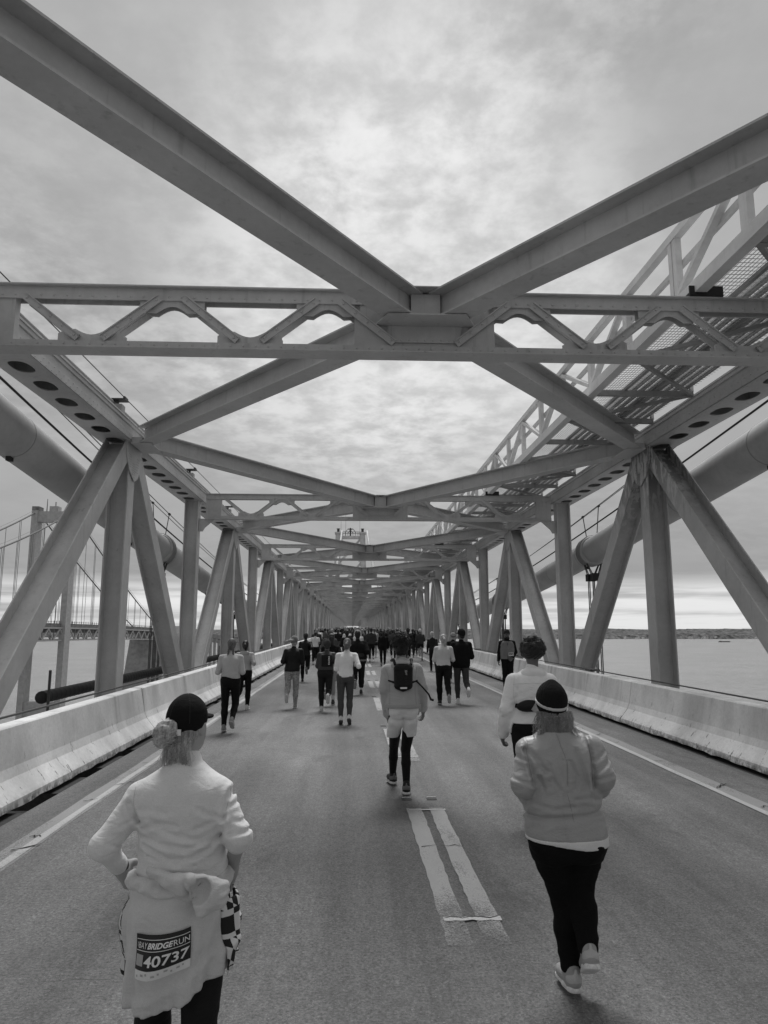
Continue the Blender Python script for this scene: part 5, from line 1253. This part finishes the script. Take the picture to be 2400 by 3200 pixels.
person('woman in grey jacket, black trousers and black hat with a pale stripe', J, r2, lod=0, skin=.36,
       top=dict(v=.345, kind='satin', creases=CR2, hem=.015, loose=.020, box=.75, sleeve=.95, fold=.009, under=.72, arm=1.06, groove=.235), bottom=dict(v=.008, style='long', loose=.008, kind='jersey', fold=.008, leg=1.08), shoe=(.34, .75, .5),
       hair=dict(type='short', v=.22), hat=dict(type='beanie', v=.014, band=.55, kind='knit'), w=1.03, dp=1.12, hips=1.2, waist=1.08, arm=1.0, legw=1.06, extra=ex2, curl=.9)

# ---------------- runner in white hooded jacket with a round crop of curls
r3 = (1.80, 7.35, 0)
J = joints(1.77, .05, legs=((-14, 30, 30), (10, 14, 0)), arms='walk')
setj(J, r3, neck=(1662, 2092, 7.4), head=(1664, 2046, 7.43), shL=(1606, 2126, 7.35), shR=(1714, 2126, 7.35), elL=(1584, 2218, 7.30), wrL=(1572, 2290, 7.42), hdL=(1570, 2318, 7.46))
J['elR'] = J['shR'] + Vector((.09, -.04, -.27)); J['wrR'] = J['elR'] + Vector((-.06, .2, .06)); J['hdR'] = J['wrR'] + Vector((-.03, .07, .02))
def ex3(root, J, q, M, vox):
    seams(root, seam_px(r3, 1450, 1950, .5426, 7.2, [[(290, 350), (340, 345), (400, 342), (470, 345), (530, 350)], [(300, 300), (290, 400), (300, 470)]]), .002, m_cloth(.62))
    z = J['pelvis'].lerp(J['neck'], .33).z; rr = torso_rows(J, 1.05, 1.05, .046, .85)
    link('waist_belt', sdf_mesh('waist_belt', [loft(rr)], .009, .01, None, lambda X, Y, Z: np.abs(Z - z) - .022 + 0 * X + 0 * Y, m_cloth(.015)), root)
    c = J['pelvis'].lerp(J['neck'], .34) + Vector((-.05, -.185, 0)); link('waist_pouch', sdf_mesh('waist_pouch', [ell(c, (.12, .045, .058)), ell(c + Vector((-.06, .005, -.012)), (.07, .035, .04))], .009, .02, folds(.004, 3, 2), None, m_cloth(.015, 'shell')), root)
    MB().bar(c + Vector((.03, -.045, -.05)), c + Vector((.10, -.04, .05)), .065, .008, (0, -1, .1)).obj('phone', m_plain('phone_face', .35, .3), root)
    link('headband', sdf_mesh('headband', [ell(q(0, -.012, .02), (.084, .104, .10), M)], .008, 0, None, lambda X, Y, Z: np.abs(Z - q(0, 0, -.012)[2] + .25 * (Y - q(0, 0, 0)[1])) - .022 + 0 * X, m_cloth(.25)), root)
person('runner in white hooded jacket with round curly hair and a black waist pouch', J, r3, lod=0, skin=.12,
       top=dict(v=.85, kind='shell', hem=.0, loose=.026, box=.85, hood=True, fold=.010, sleeve=1.0, arm=1.15), bottom=dict(v=BLK, style='long', kind='jersey'), shoe=(.5, .8), hair=dict(type='afro', v=.018), w=1.05, dp=1.05, arm=1.1, extra=ex3, curl=.6)

# ---------------- young man walking in hoodie, shorts over black tights, small black pack
r4 = (.60, 8.45, 0)
J = joints(1.84, .02, legs=((-10, 16, 16), (8, 6, 0)), arms='down', hipw=.08)
setj(J, r4, neck=(1256, 2070, 8.45), head=(1253, 2022, 8.5), shL=(1212, 2092, 8.44), shR=(1300, 2089, 8.44), elL=(1203, 2150, 8.42), wrL=(1211, 2230, 8.50), hdL=(1214, 2252, 8.53), elR=(1317, 2148, 8.42), wrR=(1322, 2212, 8.50), hdR=(1322, 2236, 8.54), ankL=(1227, 2420, 9.05), kneeL=(1231, 2330, 8.82), ankR=(1270, 2452, 8.55), kneeR=(1268, 2340, 8.6), hipL=(1238, 2252, 8.45), hipR=(1281, 2252, 8.45))
J['toeL'] = Vector((-.22, 1, .02)); J['toeR'] = Vector((.06, 1, -.04))
def ex4(root, J, q, M, vox):
    seams(root, seam_px(r4, 1150, 1900, .271, 8.3, [[(205, 700), (240, 800), (255, 960), (250, 1180)], [(570, 690), (545, 800), (545, 960), (565, 1180)], [(185, 1200), (240, 1200)], [(250, 1195), (400, 1200), (575, 1190)]]), .002, m_cloth(.26))
    c = J['pelvis'].lerp(J['neck'], .66); blk = m_cloth(.012, 'shell')
    def P_(x, z, y=-.168): return c + Vector((x, y, z))
    pr = [cap(P_(-.055, .12), P_(.055, .12), .045, .045), cap(P_(-.055, -.08), P_(.055, -.08), .045, .045), cap(P_(-.068, .10), P_(-.060, -.08), .042), cap(P_(.068, .10), P_(.060, -.08), .042), ell(P_(0, 0, -.17), (.10, .05, .15))]
    bp = link('small_backpack', sdf_mesh('small_backpack', pr, .009, .02, None, None, blk), root)
    for sg in (-1, 1):
        MB().tube([P_(sg * .09, .15, -.14), J['neck'] + Vector((sg * .105, -.06, .035)), J['neck'] + Vector((sg * .12, .05, .02))], .018, 6).obj('strap', blk, bp)
        MB().tube([P_(sg * .10, -.05, -.15), P_(sg * .16, -.03, -.10), P_(sg * .185, -.02, -.02)], .013, 6).obj('strap', blk, bp)
    MB().tube([P_(.15, -.03, -.11), P_(.22, -.10, -.16), P_(.29, -.18, -.17), P_(.315, -.24, -.17)], [.010, .009, .010, .012], 6).tube([P_(.31, -.235, -.17), P_(.345, -.245, -.17)], .014, 6).obj('drinking_hose', blk, bp)
    v, f, w_ = text_mesh('JSJLFY', .028, .02); vv = [P_(.012 + y, .095 - x * .75, -.225) for x, y, _ in v]; link('lettering', mesh_of('lettering', vv, f, m_plain('grey_print', .45)), bp)
    MB().box(-.038, .038, -.004, .004, -.009, .009).obj('white_badge', WHITEP, bp, loc=P_(0, -.105, -.214))
person('young man in grey hoodie and pale shorts over black tights with a small black backpack', J, r4, lod=0, skin=.20,
       top=dict(v=.42, kind='fleece', hem=-.02, loose=.030, box=.7, hood=True, band=.36, fold=.006, arm=1.0), bottom=dict(v=.74, style='shorts', kind='jersey', loose=.012, under=.010, fold=.008), shoe=(.02, .6), hair=dict(type='curly', v=.014), arm=.98, w=.95, legw=1.0, hips=.98, extra=ex4, curl=.45)
HOUT = None

# ---------------- the others one can tell apart (foot and size from the photo)
def runner(label, foot, side, h, top, bottom, lod=1, arms='run', legs=None, yaw=0.0, **kw):
    v_ = sid(label) % 3; st_ = ((16, 8, 0), (-22, 62, 60)) if v_ == 0 else ((4, 16, 0), (2, 92, 80)) if v_ == 1 else ((-10, 6, 14), (24, 70, 20))
    legs = legs or (st_ if side == 'L' else st_[::-1])
    if arms == 'run': arms = ((((.24, -.42, -.84), (-.25, .85, .25)), ((.14, -.1, -.97), (-.35, .8, .45))), (((.16, -.05, -.97), (-.4, .75, .5)), ((.26, -.55, -.75), (-.1, .85, .05))), (((.2, -.3, -.9), (-.3, .85, .35)), ((.2, -.3, -.9), (-.3, .85, .35))))[sid(label) % 3]
    J = joints(h, kw.pop('lean', .07), legs=legs, arms=arms, sway=((sid(label) % 5) - 2) * .012, headturn=kw.pop('turn', 0.0), hipw=kw.pop('hipw', .09)); g = foot_at(J, side, *foot) if yaw == 0 else tuple(on_ground(foot[0] * DS, foot[1] * DS))
    kw['w'] = kw.get('w', 1.0) * .94
    return person(label, J, g, yaw, None, lod, top, bottom, **kw)
W1 = ((4, 4, 0), (-14, 16, 26)); W2 = ((-14, 16, 26), (4, 4, 0))
def ex11(root, J, q, M, vox):
    z = J['pelvis'].lerp(J['neck'], .23).z; rr = torso_rows(J, 1, 1, .022, .3)
    link('waist_wrap', sdf_mesh('waist_wrap', [loft(rr)], .012, .01, folds(.006, 7, 2), lambda X, Y, Z: np.maximum(np.abs(Z - z + .02 * np.sin(X * 14)) - .045, Y - J['pelvis'].y) + 0 * X, m_cloth(.42, 'shell')), root)
runner('woman with two braids in grey top and black leggings running by the barrier', (482, 1583), 'L', 1.66, dict(v=.48, hem=.20, loose=.008, box=.35, fold=.005, name='long_sleeved_top'), dict(v=.008, loose=.004), arms=(((.2, -.2, -.95), (-.2, .85, .1)), ((.2, -.2, -.95), (-.2, .85, .1))), hair=dict(type='braids', v=.12), shoe=(.22, .4), hips=1.12, legw=1.08, legs=((2, 12, 8), (10, 60, 40)), extra=ex11)
runner('shorter dark-haired runner in grey hooded top beside the woman with braids', (533, 1533), 'R', 1.57, dict(v=.36, hem=.1, hood=True, kind='shell', fold=.006), dict(v=.008), hair=dict(type='pony', v=.015, len=.12), shoe=(.6, .7), legs=((-10, 60, 55), (4, 6, 0)), skin=.18)
CAMO = None
t = NT('marbled_leggings'); n = t.noise(t.pos(True), 22, 6, .65, 1.5); CAMO = t.bsdf(t.rng(n, .38, .62, .14, .5), .7, None, .3)
runner('woman in black jacket and pale marbled leggings with fair ponytail blowing sideways', (637, 1530), 'R', 1.66, dict(v=.012, hem=-.10, loose=.02, box=.6, kind='shell'), dict(v=.3, mat=CAMO), hair=dict(type='pony', v=.34, blow=True), hat=dict(type='cap', v=.16), shoe=(.3, .6), legs=((-6, 62, 60), (4, 6, 0)), turn=.2)
runner('runner all in black with lifted shoe sole, behind the marbled leggings', (653, 1473), 'L', 1.67, dict(v=.010, hem=0, kind='shell'), dict(v=.008), hair=dict(type='short', v=.012), shoe=(.03, .18), arms='runR', legs=((4, 8, 0), (-12, 74, 66)), skin=.1)
def ex15(root, J, q, M, vox):
    rr = torso_rows(J, 1, 1, .024, .5, top=.93); vest = link('running_vest', sdf_mesh('running_vest', [loft(rr)], .012, .02, None, lambda X, Y, Z: np.maximum(np.abs(X - J['neck'].x) - .115 - .0 * Y, J['pelvis'].lerp(J['neck'], .30).z - Z), m_cloth(.010, 'shell')), root)
    v, f, w_ = text_mesh('INDXTO', .036, .03); c = J['pelvis'].lerp(J['neck'], .80); vv = [c + Vector((.045 + y, -.150, -x * 1.05)) for x, y, _ in v]; link('lettering', mesh_of('lettering', vv, f, WHITEP), vest)
runner('woman in dark knitted hat and black vest with white vertical lettering', (694, 1536), 'L', 1.58, dict(v=.05, hem=.14, loose=.014, kind='shell', sleeve=.95), dict(v=.018), hat=dict(type='beanie', v=.06, kind='knit'), hair=dict(type='short', v=.03), shoe=(.55, .62), legs=((4, 8, 0), (-10, 66, 66)), hips=1.14, legw=1.12, extra=ex15, w=1.04, skin=.12, socks=.28)
runner('runner in black top and pale shorts with white socks behind the lettered vest', (719, 1523), 'R', 1.72, dict(v=.014, hem=.0, hood=True), dict(v=.30, style='half', loose=.012), hair=dict(type='long', v=.02), shoe=(.06, .4), legs=((-8, 60, 50), (4, 6, 0)), skin=.3, socks=.6)
runner('woman in white long-sleeved top and dark grey leggings with short ponytail', (736, 1566), 'L', 1.62, dict(v=.82, hem=-.02, loose=.008, box=.45, fold=.006, name='long_sleeved_top', sleeve=.9), dict(v=.075, loose=.003), hair=dict(type='pony', v=.14, len=.10, sway=-.03), shoe=(.66, .10), legs=((0, 8, 24), (6, 26, 34)), skin=.36, w=.92)
def ex18(root, J, q, M, vox):
    for e in (-1, 1): link('headphone', sdf_mesh('headphone', [ell(q(e * .088, -.01, 0), (.022, .036, .042), M)], .012, 0, mat=WHITEP), root)
    MB().tube([Vector(q(.095 * math.sin(a), -.01, .02 + .118 * math.cos(a))) for a in [-1.55 + 3.1 * i / 14 for i in range(15)]], .010, 6).obj('headband_arc', WHITEP, root)
    z = J['pelvis'].lerp(J['neck'], .26).z; link('waist_pack', sdf_mesh('waist_pack', [loft(torso_rows(J, 1.22, 1.2, .03, .9))], .014, .01, None, lambda X, Y, Z: np.abs(Z - z) - .05 + 0 * X + 0 * Y, m_cloth(.03, 'shell')), root)
runner('broad runner in black sweater with white headphones and tall white socks', (780, 1500), 'R', 1.78, dict(v=.012, hem=.02, loose=.02, box=.9, under=.2), dict(v=.012, style='crop'), hair=dict(type='short', v=.012), shoe=(.05, .3), legs=((-6, 64, 60), (4, 6, 0)), skin=.06, w=1.36, dp=1.2, arm=1.55, legw=1.3, hips=1.05, socks=.7, extra=ex18)
runner('runner in white T-shirt and black leggings keeping close to the barrier', (676, 1436), 'L', 1.62, dict(v=.66, hem=-.02, sleeve=.0, box=.8, loose=.018, name='t_shirt'), dict(v=.01), lod=2, hair=dict(type='short', v=.015), skin=.15, shoe=(.6, .7))
runner('tall bald runner in loose white shirt ahead of the white T-shirt', (690, 1420), 'R', 1.85, dict(v=.72, hem=-.05, sleeve=.0, box=.9, loose=.03, name='t_shirt'), dict(v=.015, style='shorts', loose=.015), lod=2, skin=.30, w=1.1, shoe=(.2, .6))
runner('big runner in grey hooded sweatshirt with the hood up', (716, 1466), 'R', 1.76, dict(v=.085, hem=-.08, hood=True, box=.9, loose=.04, kind='fleece'), dict(v=.02), lod=1, hat=dict(type='beanie', v=.10), w=1.2, dp=1.15, arm=1.3)
runner('broad runner in black jacket walking beside the grey hooded sweatshirt', (746, 1452), 'L', 1.74, dict(v=.012, hem=-.05, box=.9, loose=.03), dict(v=.012), lod=2, hair=dict(type='curly', v=.012), w=1.2, arm=1.2, skin=.08)
runner('runner in white long-sleeved shirt ahead of the white headphones', (778, 1440), 'R', 1.74, dict(v=.62, hem=.0, box=.7, loose=.018), dict(v=.03, style='shorts'), lod=2, hair=dict(type='short', v=.015), skin=.10)
runner('runner in dark grey jacket with a low hood along the lane dashes', (799, 1430), 'L', 1.80, dict(v=.045, hem=-.05, box=.8, loose=.03, hood=True), dict(v=.015), lod=2, hair=dict(type='short', v=.02), w=1.1)
runner('long-haired woman in black jacket and black leggings walking on the dashed line', (831, 1438), 'R', 1.70, dict(v=.010, hem=-.08, box=.7, loose=.025), dict(v=.010), lod=1, arms='walk', legs=W2, hair=dict(type='long', v=.012), w=1.1, shoe=(.05, .6))
runner('runner in pale patterned shirt and black shorts with bare legs', (812, 1420), 'R', 1.80, dict(v=.55, hem=-.04, box=.8, loose=.02, mat=CAMO), dict(v=.012, style='shorts', loose=.012), lod=2, hair=dict(type='short', v=.10), skin=.32, w=1.05)
runner('dark-haired runner in black jacket ahead of the small backpack', (878, 1432), 'L', 1.78, dict(v=.02, hem=-.02, box=.7, loose=.02), dict(v=.012), lod=2, hair=dict(type='curly', v=.012), w=1.1, skin=.1)
runner('runner in dark printed shirt and dark trousers beside the curly black hair', (853, 1428), 'R', 1.72, dict(v=.06, hem=-.02, box=.7, loose=.02, mat=m_cloth(.07)), dict(v=.02), lod=2, hair=dict(type='short', v=.02), skin=.2)
runner('man in dark grey shirt, black shorts and white cap striding by the bay-side barrier', (912, 1427), 'R', 1.76, dict(v=.05, hem=-.06, box=.8, loose=.02, name='shirt'), dict(v=.012, style='shorts', loose=.015), lod=1, hat=dict(type='cap', v=.62), hair=dict(type='short', v=.1), skin=.34, legs=((-8, 70, 60), (6, 8, 0)), shoe=(.08, .5))
runner('small figure in black with pale knitted hat walking near the barrier', (932, 1450), 'L', 1.66, dict(v=.014, hem=-.04, box=.6, kind='shell', hood=True), dict(v=.012), lod=1, arms='walk', legs=W1, hat=dict(type='beanie', v=.5, kind='knit'), shoe=(.03, .6))
runner('woman in light grey fleece and black trousers with long fair ponytail', (951, 1523), 'L', 1.69, dict(v=.55, hem=.0, box=.5, loose=.014, kind='fleece', fold=.006), dict(v=.010, loose=.012), arms='hold', legs=((2, 4, 6), (-16, 34, 62)), hair=dict(type='pony', v=.40, len=.20), shoe=(.03, .45), hips=1.08, w=1.03)
runner('tall man in long black jacket and dark shorts with black cap', (990, 1520), 'L', 1.82, dict(v=.010, hem=-.20, box=.85, loose=.03), dict(v=.055, style='long', loose=.004), arms='hold', legs=((2, 4, 0), (-16, 52, 48)), hat=dict(type='cap', v=.014), hair=dict(type='short', v=.015), shoe=(.7, .8), turn=-.5, skin=.12, w=1.12, arm=1.15)
def ex7(root, J, q, M, vox):
    c = J['pelvis'].lerp(J['neck'], .72)
    for i in range(4): MB().box(-.08, .06 - .02 * (i % 2), -.003, .003, -.011, .011).obj('printed_line', WHITEP, root, loc=c + Vector((0, -.150, .08 - i * .05)))
runner('runner in black printed top and patterned knitted hat beside the long black jacket', (974, 1474), 'L', 1.68, dict(v=.012, hem=.05), dict(v=.010), lod=1, hat=dict(type='beanie', v=.30, band=.02, pom=.03), shoe=(.7, .8), legs=((4, 6, 0), (-10, 60, 50)), extra=ex7)
# ---------------- the man who stands facing the runners
def ex8(root, J, q, M, vox):
    rr = torso_rows(J, 1.08, 1.08, .034, .85, top=.95)
    zl = J['pelvis'].lerp(J['neck'], -.06).z; ah = [cap(J['sh' + a_] + Vector((0, 0, .05)), J['sh' + a_].lerp(J['el' + a_], .4), .085)[0] for a_ in 'LR']; cutv = lambda X, Y, Z: np.maximum(np.maximum(-ah[0](X, Y, Z), -ah[1](X, Y, Z)), zl - Z)
    vest = link('fleece_vest', sdf_mesh('fleece_vest', [loft(rr)], .012, .02, folds(.005, 3), cutv, m_cloth(.20, 'fleece')), root)
    MB().tube([(0, J['pelvis'].lerp(J['neck'], t_).y + .158, J['pelvis'].lerp(J['neck'], t_).z) for t_ in (-.04, .1, .3, .5, .7, .85)], .006, 5).obj('zip', m_cloth(.03), vest)
    b = J['pelvis'].lerp(J['neck'], .16) + Vector((-.10, .172, .03)); bib = MB().box(-.075, .075, -.003, .003, -.05, .05).obj('race_bib', WHITEP, root, loc=b); MB().box(-.062, .062, 0, .005, -.022, .036).obj('dark_panel', BIBK, bib, loc=(0, .0, 0))
    v, f, w_ = text_mesh('42730', .034, .02); link('number', mesh_of('number', [(.055 - x / w_ * .11, .007, -.012 + y) for x, y, _ in v], f, WHITEP), bib)
    link('neck_gaiter', sdf_mesh('neck_gaiter', [cap(J['neck'] + Vector((0, 0, -.03)), J['neck'] + Vector((0, .02, .065)), .088, .074)], .012, .0, folds(.008, 5, 1.5), None, m_cloth(.012, 'fleece')), root)
g8 = on_ground(1098 * DS, 1492 * DS)
J = joints(1.79, .0, legs=((2, 3, 0), (-2, 3, 0)), arms=(((.22, -.02, -.97), (-.42, .62, -.55)), ((.20, -.05, -.97), (.10, .28, -.94))), hipw=.075)
person('man in grey fleece vest and black sleeves facing the runners beside the barrier', J, (g8.x, g8.y, 0), math.pi - .12, None, 1, dict(v=.012, hem=-.05, box=.7, loose=.014), dict(v=.012, loose=.014, kind='jersey'), hat=dict(type='cap', v=.03), hair=dict(type='short', v=.02), skin=.13, face=True, extra=ex8, w=1.05, shoe=(.03, .3))

# ---------------- the crowd ahead: copies of a few figures
def copy_tree(o, parent=None):
    c = o.copy(); COL.objects.link(c); c.parent = parent
    for ch in o.children: copy_tree(ch, c)
    return c
variants = []
specs = [(.010, .010, .015, 'run', 'short'), (.012, .03, .02, 'run', 'pony'), (.05, .012, .3, 'walk', 'short'), (.60, .012, .2, 'run', 'short'), (.20, .02, .3, 'run', 'pony'), (.02, .10, .02, 'walk', 'long'), (.70, .03, .15, 'run', 'curly'), (.10, .012, .05, 'run', 'beanie'), (.35, .012, .3, 'walk', 'cap'), (.012, .014, .4, 'runL', 'cap'), (.03, .2, .1, 'runR', 'beanie')]
names = {.010: 'black', .012: 'black', .05: 'dark grey', .60: 'white', .20: 'grey', .02: 'charcoal', .70: 'white', .10: 'dark grey', .35: 'light grey', .03: 'dark'}
for i, (tv, bv, hv, am, hd) in enumerate(specs):
    J = joints(1.66 + .03 * (i % 5), .05, legs=(((4, 6, 0), (-12, 60, 55)) if i % 2 else ((-12, 60, 55), (4, 6, 0))) if am != 'walk' else W1, arms=am)
    lab = 'far runner in %s top with %s in the dense crowd ahead' % (names[tv], {'short': 'short hair', 'pony': 'a ponytail', 'long': 'long hair', 'curly': 'curly hair', 'beanie': 'a knitted hat', 'cap': 'a peaked cap'}[hd])
    p_ = person(lab, J, (0, 0, 0), 0, 'crowd of runners far ahead', 2, dict(v=tv, hem=-.03, box=.7, loose=.02), dict(v=bv), hair=dict(type=hd if hd in ('short', 'pony', 'long', 'curly') else 'short', v=hv), hat=dict(type=hd, v=.4 if hd == 'cap' else .05) if hd in ('cap', 'beanie') else None, skin=(.1, .3, .36, .2)[i % 4], w=1 + .07 * (i % 3), arm=1 + .1 * (i % 3), shoe=(.3, .6))
    variants.append(p_)
rr = random.Random(21); pts = []; used = set()
tries = 0
while len(pts) < 190 and tries < 9000:
    tries += 1
    y = 41 + 200 * rr.random() ** 1.55; x = rr.uniform(-2.7, 4.7)
    if y < 52 and .9 < x < 2.6: continue
    if all((x - a) ** 2 * 1.6 + (y - b) ** 2 * .35 > .50 for a, b in pts): pts.append((x, y))
for i, (x, y) in enumerate(pts):
    k = i % len(variants) if i < len(variants) else rr.choice((0, 0, 1, 1, 2, 2, 3, 4, 5, 5, 6, 7, 8, 9, 10))
    o = variants[k] if i < len(variants) else copy_tree(variants[k])
    o.location = (x, y, camber(y)); o.rotation_euler.z = rr.uniform(-.12, .12); sc = rr.uniform(.95, 1.06); o.scale = (sc, sc, sc)
